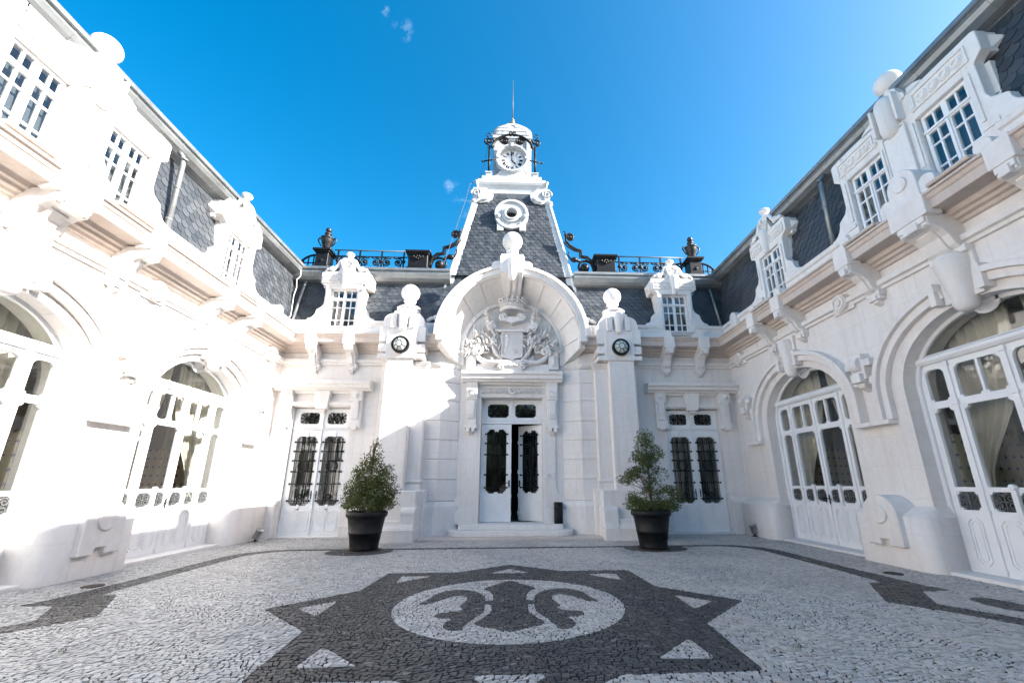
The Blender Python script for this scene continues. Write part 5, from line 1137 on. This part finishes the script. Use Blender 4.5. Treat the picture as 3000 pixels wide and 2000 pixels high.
# ---------------------------------------------------------------- things standing in or fixed to the court
def pot(x, y, label):
    R = thing('plant_pot', label, 'flower pot', (x, y, 0), 'big black plant pots'); T = lambda u, v, w: (x+u, y-v, w)
    b = MB(T); b.lathe(0, 0, [(.285, 0), (.295, .03), (.305, .05), (.30, .07), (.345, .36), (.355, .365), (.357, .385), (.35, .39), (.395, .66), (.40, .67), (.405, .69), (.43, .70), (.445, .73), (.445, .79), (.43, .82), (.40, .82), (.385, .78), (.37, .7)], 40); b.build('body', 'pot_plastic', R)
    MB(T).lathe(0, 0, [(.378, .72), (.2, .745), (1e-5, .75)], 24).build('soil', 'soil', R)
    MB(T).lathe(0, 0, [(.36, -.01), (.36, .012), (.33, .015)], 24).build('saucer', 'rust', R)
def shrub(x, y, label, prof, seed, nl, holes_, lean=0, blobs=None):
    # trunk, limbs and thousands of small leaves spread through an uneven crown
    R = thing('potted_shrub', label, 'shrub', (x, y, .74), 'shrubs in the black pots'); r = random.Random(seed)
    T = lambda u, v, w: (x+u, y-v, w); z0 = .74
    top = prof[-1][0]
    def rad(z):
        for (a, ra), (c, rc) in zip(prof[:-1], prof[1:]):
            if a <= z <= c: return ra+(rc-ra)*(z-a)/(c-a)
        return 0
    b = MB(T); b.tube([(0, 0, z0-.05), (.02, 0, z0+.4), (-.01+lean*.3, .02, z0+.9), (lean, 0, top-.15)], .032, 7, taper=.008); twigs = []
    for k in range(95):
        z = z0+.08+(top-z0-.3)*(k/95)**.9; a = r.uniform(0, 2*PI); L = rad(min(top-.02, z+.18))*r.uniform(.65, 1.05); cx = lean*(z-z0)/(top-z0)
        p = [(cx, 0, z), (cx+L*.5*math.cos(a), L*.5*math.sin(a), z+.08), (cx+L*math.cos(a+.2), L*math.sin(a+.2), z+.12+L*.45)]
        if blobs:
            q = blobs[k % len(blobs)]; e = (q[0]+q[2]*r.uniform(-.7, .7), q[2]*r.uniform(-.7, .7), min(q[1]+q[3]*r.uniform(-.6, .7), top)); s0 = max(z0, e[2]-r.uniform(.2, .5)); p = [(cx*.5, 0, s0), (e[0]*.5, e[1]*.5, (s0+e[2])/2-.03), e]
        b.tube(p, .008, 4, taper=.003); twigs.append(p)
    b.build('trunk', 'bark', R, recalc=False)
    v_, f_, tn = [], [], []; cnt = 0
    while cnt < nl:
        if blobs:
            h = r.choices(blobs, [q[2]*q[2]*q[3] for q in blobs])[0]; d = Vector((r.gauss(0, 1), r.gauss(0, 1), r.gauss(0, 1))).normalized()*r.random()**.45; c0 = [h[0]+d.x*h[2], d.y*h[2]*.9, h[1]+d.z*h[3]]
        elif r.random() < .55:
            p = r.choice(twigs); t = r.uniform(.45, 1.05); a, c = (p[1], p[2]) if t > .5 else (p[0], p[1]); tt = (t-.5)*2 if t > .5 else t*2
            c0 = [a[i]+(c[i]-a[i])*tt+r.gauss(0, .035) for i in range(3)]
        else:
            z = z0+(top-z0)*r.random(); an = r.uniform(0, 2*PI); q = rad(z)*math.sqrt(r.uniform(.15, 1.05)); c0 = [lean*(z-z0)/(top-z0)+q*math.cos(an), q*math.sin(an), z]
        if not blobs and (c0[2] > top or math.hypot(c0[0], c0[1]) > rad(c0[2])*1.12+.03): continue
        if any(((c0[0]-h[0])/h[3])**2+((c0[2]-h[2])/h[4])**2 < 1 and c0[1] > h[1] for h in holes_) and r.random() < .9: continue
        n = math.sin(c0[0]*9+seed)+math.sin(c0[2]*11+c0[1]*7)
        if n < -1.0 and r.random() < .75: continue
        L = r.uniform(.03, .06); d = Vector((r.gauss(0, 1), r.gauss(0, 1), r.gauss(.5, .8))).normalized(); sd = d.cross(Vector((r.gauss(0, 1), r.gauss(0, 1), r.gauss(0, 1)))).normalized()*L*.28; up = d.cross(sd).normalized()*L*.1
        p = Vector(c0); i = len(v_)
        v_ += [tuple(q) for q in (p, p+d*L*.5+sd+up, p+d*L, p+d*L*.5-sd+up)]; f_ += [(i, i+1, i+2), (i, i+2, i+3)]; t = min(1, max(0, r.gauss(.42, .2))); t = .97 if r.random() < .03+.12*max(0, (c0[2]-z0)/(top-z0)-.45) else min(t, .9); tn += [t, t]; cnt += 1
    b = MB(T); b.add(v_, f_); b.build('foliage', 'leaf', R, kind='stuff', tint=tn, recalc=False)
pot(-3.22, 10.1, 'big black ribbed pot holding the dense cone shaped shrub'); pot(3.18, 9.85, 'big black ribbed pot holding the sparse leggy shrub')
shrub(-3.2, 10.1, 'dense cone shaped evergreen shrub growing in its black pot', [(.72, .3), (.86, .52), (1.05, .64), (1.25, .66), (1.5, .56), (1.8, .42), (2.05, .30), (2.25, .17), (2.46, .03)], 5, 11000, [], 0, [(0, .95, .60, .2), (.02, 1.15, .58, .25), (-.1, 1.35, .50, .25), (.12, 1.5, .46, .25), (-.03, 1.7, .38, .25), (-.03, 1.95, .27, .22), (.03, 2.15, .18, .2), (.0, 2.3, .1, .15), (-.45, 1.05, .25, .2), (.5, 1.22, .2, .22), (.34, 1.75, .17, .14), (-.33, 1.62, .18, .14), (.06, 2.4, .06, .08), (-.52, 1.25, .13, .12), (.42, 1.0, .3, .15)])
shrub(3.2, 9.85, 'sparse leggy evergreen shrub with gaps growing in its black pot', [(.72, .34), (.85, .55), (1.05, .60), (1.25, .50), (1.5, .60), (1.65, .55), (1.8, .36), (2.1, .36), (2.4, .28), (2.64, .1), (2.68, .02)], 11, 9000, [(-.3, -1, 1.33, .17, .12), (.3, -1, 1.5, .14, .17), (.34, -1, 1.1, .12, .1), (-.34, -1, 1.82, .16, .07), (.12, -1, 1.3, .1, .08), (.33, -1, 1.85, .1, .1)], -.03, [(-.04, 2.28, .25, .40), (-.12, 1.9, .32, .3), (-.48, 1.5, .30, .17), (-.3, 1.64, .25, .15), (.16, 1.55, .32, .24), (.14, 2.05, .27, .25), (.54, 1.05, .26, .28), (.34, 1.2, .26, .2), (-.1, .92, .55, .17), (-.4, 1.08, .2, .16), (.25, .88, .46, .13), (.0, 1.25, .24, .24)])
# litter bin and brass-cornered plate on the right door jamb
R = thing('litter_bin', 'slim black wall bin with a dark slot, fixed beside the entrance door', 'bin', (1.36, 12.4, .3)); T = lambda u, v, w: (1.36+u, 12.42-v, w)
MB(T).lathe(0, 0, [(.1, .31), (.125, .32), (.125, .74)], 24, (1, .9)).build('body', 'pot_plastic', R)
b = MB(T); b.lathe(0, 0, [(.105, .7), (.105, .86)], 20, (1, .9)); b.build('liner', 'dark_room', R)
b = MB(T); A = [(.126*math.cos(t), .113*math.sin(t)) for t in np.linspace(-.2, PI+.2, 16)]
b.loops([(u, v, .80) for u, v in A]+[(u*.93, v*.93, .80) for u, v in A[::-1]], [(u, v, .87) for u, v in A]+[(u*.93, v*.93, .87) for u, v in A[::-1]]); b.lathe(0, 0, [(.126, .865), (.12, .885), (1e-5, .89)], 24, (1, .9))
for s in (-1, 1): b.box(s*.125-.01 if s > 0 else -.125, s*.125 if s > 0 else -.115, -.05, .05, .73, .81)
b.build('hood', 'pot_plastic', R)
MB(T).box(-.06, .06, -.2, -.1, .4, .8).build('mount', 'pot_plastic', R)
R = thing('wall_plaque', 'small pale plaque with grey lettering screwed to the stone beside the entrance door', 'plaque', (1.14, 12.5, 1.6)); T = lambda u, v, w: (1.13+u, 12.566-v, w)
MB(T).box(-.15, .15, -.03, .02, 1.51, 1.70).build('plate', 'plaque', R, .004)
for s in (-1, 1):
    for z in (1.525, 1.685): MB(T).disc(s*.135, z, .008, .02, .026, 8).build('screw', 'bronze', R)
# lettering too small to read in the photograph: lines of tiny strokes
b = MB(T); r = random.Random(2); b.disc(0, 1.665, .012, .02, .0215, 8)
for z, wd in ((1.625, .05), (1.605, .07), (1.585, .06), (1.545, .11)):
    x = -wd
    while x < wd:
        q = r.uniform(.004, .01); b.box(x, x+q, .02, .0215, z, z+.009); x += q+.004
b.build('lettering', 'grey_iron', R)
def lamp(x, label):
    R = thing('wall_lamp', label, 'lamp', (x, Y0-.85, 5.28), 'round porthole lamps'); T = lambda u, v, w: (x+u, Y0-.85-v, w)
    b = MB(T); b.lathe(0, 0, [(1e-5, 0)]*2, 3) if False else None; b.ring(0, 5.28, .285, .2, 0, .04, 32); b.build('base_ring', 'limestone', R)
    b = MB(T); b.ring(0, 5.28, .255, .21, .02, .15, 32); b.ring(0, 5.28, .23, .2, .14, .17, 32)
    pts = [(math.cos(PI/8+k*PI/4), math.sin(PI/8+k*PI/4)) for k in range(8)]
    for k in range(8):
        a, c = pts[k], pts[(k+1) % 8]; b.tube([(.09*a[0], .24, 5.28+.09*a[1]), (.09*c[0], .24, 5.28+.09*c[1])], .009, 5); b.tube([(.09*a[0], .24, 5.28+.09*a[1]), (.215*a[0], .15, 5.28+.215*a[1])], .009, 5)
    b.build('frame', 'black_iron', R)
    for k in range(8):
        a, c = pts[k], pts[(k+1) % 8]; g_ = MB(T); g_.add([(.09*a[0], .235, 5.28+.09*a[1]), (.09*c[0], .235, 5.28+.09*c[1]), (.21*c[0], .145, 5.28+.21*c[1]), (.21*a[0], .145, 5.28+.21*a[1])], [(0, 1, 2, 3)]); g_.build('pane', 'lamp_glass', R, recalc=False)
    MB(T).loops([(.09*a, .234, 5.28+.09*c) for a, c in pts], [(.09*a, .238, 5.28+.09*c) for a, c in pts]).build('pane', 'lamp_glass', R)
    MB(T).disc(0, 5.28, .2, .005, .02, 24).build('reflector', 'steel', R); MB(T).sph(0, .1, 5.28, .06, 12, 8).build('bulb', 'white_paint', R)
lamp(-3.23, 'round black framed porthole lamp on the sunlit stone pilaster'); lamp(3.23, 'round black framed porthole lamp on the shaded stone pilaster')
def floodlight(x, y, tilt, label, cab):
    R = thing('floodlight', label, 'floodlight', (x, y, 0), 'ground floodlights'); ca, sa = math.cos(tilt), math.sin(tilt)
    T = lambda u, v, w: (x+u*ca+(w-.12)*sa, y-v, .12+(w-.12)*ca-u*sa)
    b = MB(T); b.lathe(0, 0, [(.075, .08), (.08, .09), (.08, .28), (.095, .285), (.095, .31), (.08, .31), (.07, .29)], 20); b.build('body', 'steel', R); MB(T).lathe(0, 0, [(.07, .285), (1e-5, .287)], 16).build('lens', 'glass', R)
    b = MB(lambda u, v, w: (x+u, y-v, w)); b.box(-.06, .06, -.05, .05, -.02, .015); b.box(-.02, .02, -.02, .02, .0, .1); b.build('base', 'rust', R)
    if cab: b = MB(); b.tube(cab, .012, 6); b.build('cable', 'white_paint', R)
floodlight(-6.48, 11.75, .45, 'small steel floodlight tilted on the paving in the corner by the sunlit wing', [(-6.46, 12.0, .0), (-6.44, 12.2, .02), (-6.43, 12.35, .05), (-6.38, 12.4, .06)]); floodlight(6.62, 11.8, -.25, 'small steel floodlight tilted on the paving in the corner by the shaded wing', None)
R = thing('security_camera', 'small white security camera under the eave of the dormer by the sunlit wing', 'camera', (-4.66, 12.35, 7.45))
b = MB(lambda u, v, w: (-4.66+u+(w-7.45)*-.3, 12.3-v*.8, w-v*.25)); b.box(-.05, .05, -.12, .2, 7.4, 7.5); b.build('body', 'white_paint', R, .012); MB(lambda u, v, w: (-4.66+u, 12.3-v*.8, w-v*.25)).disc(0, 7.45, .035, .2, .215, 14).build('lens', 'clock_black', R); MB().tube([(-4.66, 12.42, 7.46), (-4.66, 12.5, 7.56)], .02, 6).build('mount', 'white_paint', R)
for x, y, t in ((-6.0, 6.95, 'small rusty oval drain cover in the paving by the sunlit wing'), (6.1, 7.0, 'small rusty oval drain cover in the paving by the shaded wing')):
    R = thing('drain_cover', t, 'drain cover', (x, y, 0), 'drain covers')
    b = MB(); b.lathe(x, y, [(.13, -.02), (.13, .009), (.1, .012)], 20); b.build('lid', 'rust', R)
# ---------------------------------------------------------------- mosaic paving: every stone cut and set
PVR = bpy.data.objects.new('courtyard_paving', None); C.objects.link(PVR); PVR['kind'] = 'structure'; ORG[PVR.name] = Vector((0, 0, 0))
g = MB(); g.add([(-7.6, -12, -.0065), (7.6, -12, -.0065), (7.6, 12.6, -.0065), (-7.6, 12.6, -.0065)], [(0, 1, 2, 3)]); g.build('joint_sand', 'grout', PVR, recalc=False)
def sd_poly(x, y, P):
    d = np.full(x.shape, 1e9); ins = np.zeros(x.shape, bool); n = len(P)
    for i in range(n):
        ax, ay = P[i]; bx, by = P[(i+1) % n]; ex, ey = bx-ax, by-ay; wx, wy = x-ax, y-ay
        t = np.clip((wx*ex+wy*ey)/(ex*ex+ey*ey), 0, 1); d = np.minimum(d, (wx-ex*t)**2+(wy-ey*t)**2)
        c = ((ay <= y) & (by > y)) | ((by <= y) & (ay > y)); xx = ax+(y-ay)/(by-ay if by != ay else 1e-9)*ex; ins ^= c & (x < xx)
    d = np.sqrt(d); return np.where(ins, d, -d)   # positive inside
def smooth(P, k=2):
    for _ in range(k):
        Q = []
        for i in range(len(P)):
            a, b = P[i], P[(i+1) % len(P)]; Q += [(.75*a[0]+.25*b[0], .75*a[1]+.25*b[1]), (.25*a[0]+.75*b[0], .25*a[1]+.75*b[1])]
        P = Q
    return P
CY = 5.72
star = []
for k in range(8):
    a = PI/2+k*PI/4; ro = (2.58, 2.80, 2.88, 2.80, 2.66, 2.80, 2.88, 2.80)[k]; star.append((ro*math.cos(a), CY+ro*math.sin(a)*(.99 if k % 2 else 1)))
    a2 = a+PI/8; star.append((2.22*math.cos(a2), CY+2.13*math.sin(a2)))
tris = []
for k in range(8):
    a = PI/2+k*PI/4; rr = (2.58, 2.8, 2.88, 2.8, 2.66, 2.8, 2.88, 2.8)[k]; er = np.array((math.cos(a), math.sin(a))); et = np.array((-er[1], er[0])); c = np.array((0, CY))
    tris.append([tuple(c+er*(rr-.38)), tuple(c+er*(rr-.74)+et*.32), tuple(c+er*(rr-.74)-et*.32)])
petal = smooth([(0, 7.06), (-.16, 6.82), (-.40, 6.52), (-.26, 6.38), (-.2, 6.1), (-.22, 5.72), (-.2, 5.45), (-.3, 5.2), (-.40, 5.0), (-.16, 4.86), (0, 4.74), (.16, 4.86), (.40, 5.0), (.3, 5.2), (.2, 5.45), (.22, 5.72), (.2, 6.1), (.26, 6.38), (.40, 6.52), (.16, 6.82)], 1)
arm = smooth([(-.30, 5.9), (-.34, 6.2), (-.50, 6.45), (-.78, 6.52), (-.98, 6.32), (-1.03, 6.02), (-1.13, 5.78), (-1.0, 5.78), (-.88, 5.96), (-.76, 6.14), (-.62, 6.2), (-.52, 6.05), (-.56, 5.86), (-.62, 5.62), (-.52, 5.6), (-.62, 5.46), (-.74, 5.46), (-.84, 5.40), (-.82, 5.24), (-.66, 5.22), (-.60, 5.24), (-.70, 5.06), (-.66, 4.86), (-.5, 4.79), (-.46, 5.0), (-.40, 5.2), (-.30, 5.42), (-.30, 5.65)], 1)
def pattern(x, y):
    y = y+.09
    ax = np.abs(x)
    s = sd_poly(x, y, star)
    r = np.sqrt((x/1.375)**2+((y-5.755)/1.325)**2); s = np.minimum(s, (r-1)*1.33)
    for t in tris: s = np.minimum(s, -sd_poly(x, y, t))
    band = np.maximum(sd_poly(x, y, petal), sd_poly(-ax, y, arm)); band = np.maximum(band, np.minimum(.09-np.abs(y-5.82), .45-ax)); s = np.maximum(s, band)
    # border: rounded rectangle line, discs under the pots, ornament by each wing
    ox, oy, rr = 5.80, 10.44, 1.0
    qx, qy = ax-(ox-rr), y-(oy-rr); do = np.where((qx > 0) & (qy > 0), np.hypot(qx, qy)-rr, np.maximum(qx, qy)-rr)
    ix, iy, ri = 5.44, 10.24, .85; px_, py_ = ax-(ix-ri), y-(iy-ri); di = np.where((px_ > 0) & (py_ > 0), np.hypot(px_, py_)-ri, np.maximum(px_, py_)-ri)
    edge = np.minimum(np.minimum(-do, di), y-6.7); s = np.maximum(s, edge)
    s = np.maximum(s, .70-np.sqrt((ax-3.25)**2+((y-10.02)*1.3)**2))
    orn = [(5.80, 7.4), (5.44, 7.05), (5.42, 6.5), (5.22, 6.54), (4.58, 5.53), (4.98, 5.03), (5.2, 4.65), (5.2, 3), (5.46, 3), (5.46, 4.86), (5.11, 5.43), (5.5, 6.0), (5.95, 6.02), (5.86, 6.3)]
    s = np.maximum(s, sd_poly(ax, y, orn)); s = np.maximum(s, .2-np.sqrt(((ax-5.86)*.9)**2+((y-5.35)*.62)**2))
    return s
def paving():
    rng = np.random.default_rng(4); polys = []
    dy = .045
    for j, yb in enumerate(np.arange(3.15, 12.6, dy)):
        x = -7.3+rng.uniform(0, .05)
        while x < 7.3:
            wd = rng.uniform(.040, .072); polys.append((x, x+wd, yb, yb+dy)); x += wd
    A = np.array(polys); n = len(A); jit = lambda: rng.normal(0, .0058, n)
    q = np.stack([np.stack([A[:, 0]+jit(), A[:, 2]+jit()], 1), np.stack([A[:, 1]+jit(), A[:, 2]+jit()], 1), np.stack([A[:, 1]+jit(), A[:, 3]+jit()], 1), np.stack([A[:, 0]+jit(), A[:, 3]+jit()], 1)], 1)
    X, Y = q[..., 0].copy(), q[..., 1].copy()
    # rows bend in shallow fans
    q[..., 1] = Y+.11*np.sin(X*1.9+.6*np.sin(Y*.8))+.05*np.sin(X*4.3+Y*2.2)+.02*np.sin(X*11+Y*5); q[..., 0] = X+.06*np.sin(Y*3.1+X*.7)+.03*np.sin(Y*7+X*3)
    cx, cy = q[..., 0].mean(1), q[..., 1].mean(1)
    d = np.stack([cx, cy, np.zeros(n)-1.4], 1)-np.array([CAM.x, 0, 0]); z = d@np.array(FWD); sx = 1558+d@np.array(RT)/z*1219; sy = 1065-d@np.array(UP)/z*1219
    keep = (z > .5) & (sx > -900) & (sx < 3900) & (sy < 2350); q = q[keep]
    f = pattern(q[..., 0], q[..., 1]); out = []
    for p, s in zip(q, f):
        if (s > 0).all(): out.append((p, 1))
        elif (s <= 0).all(): out.append((p, 0))
        else:
            for side in (1, 0):
                r = []
                for i in range(4):
                    a, b, sa, sb = p[i], p[(i+1) % 4], s[i], s[(i+1) % 4]
                    if (sa > 0) == bool(side): r.append(a)
                    if (sa > 0) != (sb > 0): r.append(a+(b-a)*(sa/(sa-sb)))
                if len(r) >= 3: out.append((np.array(r), side))
    items = []
    for p, s in out:
        x, y = p[:, 0], p[:, 1]; ar = .5*abs(np.dot(x, np.roll(y, 1))-np.dot(y, np.roll(x, 1)))
        if ar < .00022: continue
        c = p.mean(0); dv = (Vector((c[0], c[1], 0))-CAM); z = dv.dot(FWD); items.append((z, p, s, c, ar))
    items.sort(key=lambda t: t[0])
    def geo(p, c, h, tx, ty):
        e = p-c; L = np.linalg.norm(e, axis=1, keepdims=True); top = c+e*np.maximum(.6, (L-.0070)/L); mid = c+e*np.maximum(.7, (L-.0056)/L)
        zt = h+(top[:, 0]-c[0])*tx+(top[:, 1]-c[1])*ty; k = len(p)
        V = [(a[0], a[1], b) for a, b in zip(top, zt)]+[(a[0], a[1], -.022) for a in mid]
        F = [tuple(range(k))]+[(k+i, k+(i+1) % k, (i+1) % k, i) for i in range(k)]
        return V, F
    big = {0: MB(), 1: MB()}; tin = {0: [], 1: []}; cnt = 0; mats = ('white_stone', 'black_stone'); ns = 0
    fr = [it for it in items if inframe((it[3][0], it[3][1], 0), 0) and it[4] > .001]; first = set(id(it[1]) for it in fr[:300])
    for it in items:
        z, p, s, c, ar = it; x, y = p[:, 0], p[:, 1]
        if np.dot(x, np.roll(y, -1))-np.dot(y, np.roll(x, -1)) < 0: p = p[::-1]
        if s and rng.random() < .012 and ar > .0016: s_ = 1; tv = 1.0
        else: s_ = s; tv = float(rng.random()**1.0)*.8+(.2 if rng.random() < .04 else 0)
        h = rng.normal(0, .0016); V, F = geo(p, c, h, rng.normal(0, .02), rng.normal(0, .02))
        if id(it[1]) in first:
            m_ = MB(); m_.add([(a-c[0], b-c[1], d_) for a, b, d_ in V], F); o_ = m_.build('paving_stone', mats[s_], None, tint=[tv]*len(F), recalc=False); o_.parent = PVR; o_.location = (c[0], c[1], 0)
        else: big[s_].add(V, F); tin[s_] += [tv]*len(F)
    for s in (0, 1): big[s].build('paving_stones', mats[s], PVR, kind='stuff', tint=tin[s], recalc=False)
paving()

# ---------------------------------------------------------------- trees of the garden behind the camera, mirrored in the door glass
def tree(x, y, h, rad, seed, label):
    R = thing('garden_tree', label, 'tree', (x, y, 0), 'garden trees opposite the entrance'); r = random.Random(seed)
    b = MB(); b.tube([(x, y, -.1), (x+.1, y, h*.25), (x-.1, y+.1, h*.55), (x, y, h*.85)], .22, 8, taper=.05)
    for k in range(9):
        a = r.uniform(0, 6.28); z = h*r.uniform(.25, .6); b.tube([(x, y, z), (x+rad*.5*math.cos(a), y+rad*.5*math.sin(a), z+h*.12), (x+rad*.9*math.cos(a), y+rad*.9*math.sin(a), z+h*.2)], .07, 5, taper=.02)
    b.build('trunk', 'bark', R, recalc=False)
    v_, f_, tn = [], [], []
    clumps = [(x+rad*r.gauss(0, .45), y+rad*r.gauss(0, .45), h*r.uniform(.05, .97), rad*r.uniform(.24, .45)) for _ in range(60)]
    for c in clumps:
        for _ in range(150):
            d = Vector((r.gauss(0, 1), r.gauss(0, 1), r.gauss(0, .8))).normalized(); p = Vector(c[:3])+d*c[3]*r.uniform(.6, 1.05); s_ = r.uniform(.1, .2); t_ = Vector((r.gauss(0, 1), r.gauss(0, 1), r.gauss(0, 1))).normalized()*s_; u_ = t_.cross(d).normalized()*s_*.6; i = len(v_)
            v_ += [tuple(q) for q in (p-t_, p+u_, p+t_, p-u_)]; f_.append((i, i+1, i+2, i+3)); tn.append(min(.9, max(0, r.gauss(.4, .2))))
    b = MB(); b.add(v_, f_); b.build('foliage', 'leaf', R, kind='stuff', tint=tn, recalc=False)
for k, (x, y, h, rd, t) in enumerate(((-6.5, -17, 9, 3.2, 'broad leafy garden tree behind the viewer, nearest the sunlit wing'), (-1.5, -19, 11, 3.6, 'tall leafy garden tree behind the viewer, facing the open door'), (4.0, -18, 9.5, 3.3, 'rounded leafy garden tree behind the viewer, nearest the shaded wing'))): tree(x, y, h, rd, 40+k, t)

# wind-blown leaves and grit caught along the foot of the walls, a few weeds in the joints
def litter():
    r = random.Random(9); v_, f_, tn = [], [], []
    spots = [(-5.6, 11.95, .9, .12), (-4.9, 11.9, .4, .08), (-6.3, 11.3, .3, .3), (-6.2, 7.3, .25, .35), (-6.0, 8.0, .2, .5), (-5.9, 6.3, .3, .4), (5.5, 12.0, .7, .1), (6.3, 8.3, .2, .5), (6.35, 9.5, .2, .6), (-1.5, 11.3, .6, .08), (1.2, 11.35, .5, .08), (-4.5, 5.0, .5, .4)]
    for _ in range(420):
        s_ = r.choice(spots); x, y = r.gauss(s_[0], s_[2]*.6), min(r.gauss(s_[1], s_[3]), 12.3); a = r.uniform(0, 6.28); L = r.uniform(.006, .022); w_ = L*r.uniform(.3, .6); z = .006+r.uniform(0, .008); c, q = math.cos(a), math.sin(a); i = len(v_)
        v_ += [(x-c*L, y-q*L, z), (x+q*w_, y-c*w_, z+r.uniform(0, .008)), (x+c*L, y+q*L, z), (x-q*w_, y+c*w_, z+r.uniform(0, .006))]; f_.append((i, i+1, i+2, i+3)); tn.append(.97)
    b = MB(); b.add(v_, f_); b.build('leaf_litter', 'leaf', None, kind='stuff', tint=tn, recalc=False)
    v_, f_, tn = [], [], []
    for x, y in [(2.55, 4.1), (4.9, 6.9), (-6.55, 11.6), (3.9, 5.0), (-3.9, 4.4), (5.1, 8.3), (-2.2, 9.2)]:
        for _ in range(14):
            a = r.uniform(0, 6.28); h = r.uniform(.015, .05); px_, py_ = x+r.gauss(0, .02), y+r.gauss(0, .02); d = r.uniform(.006, .025); i = len(v_)
            v_ += [(px_-.003*math.sin(a), py_+.003*math.cos(a), 0), (px_+.003*math.sin(a), py_-.003*math.cos(a), 0), (px_+d*math.cos(a), py_+d*math.sin(a), h)]; f_.append((i, i+1, i+2)); tn.append(r.uniform(.4, .85))
    b = MB(); b.add(v_, f_); b.build('weeds', 'leaf', None, kind='stuff', tint=tn, recalc=False)
litter()
b = MB(); b.tube([(-7.0, 12.75, 8.2), (-6.96, 12.7, 7.95), (-7.02, 12.62, 7.8), (-6.97, 12.6, 7.5), (-6.99, 12.55, 7.2), (-6.95, 12.5, 6.5), (-6.97, 12.45, 6.36)], .012, 5); b.build('cable', 'white_paint', PV)
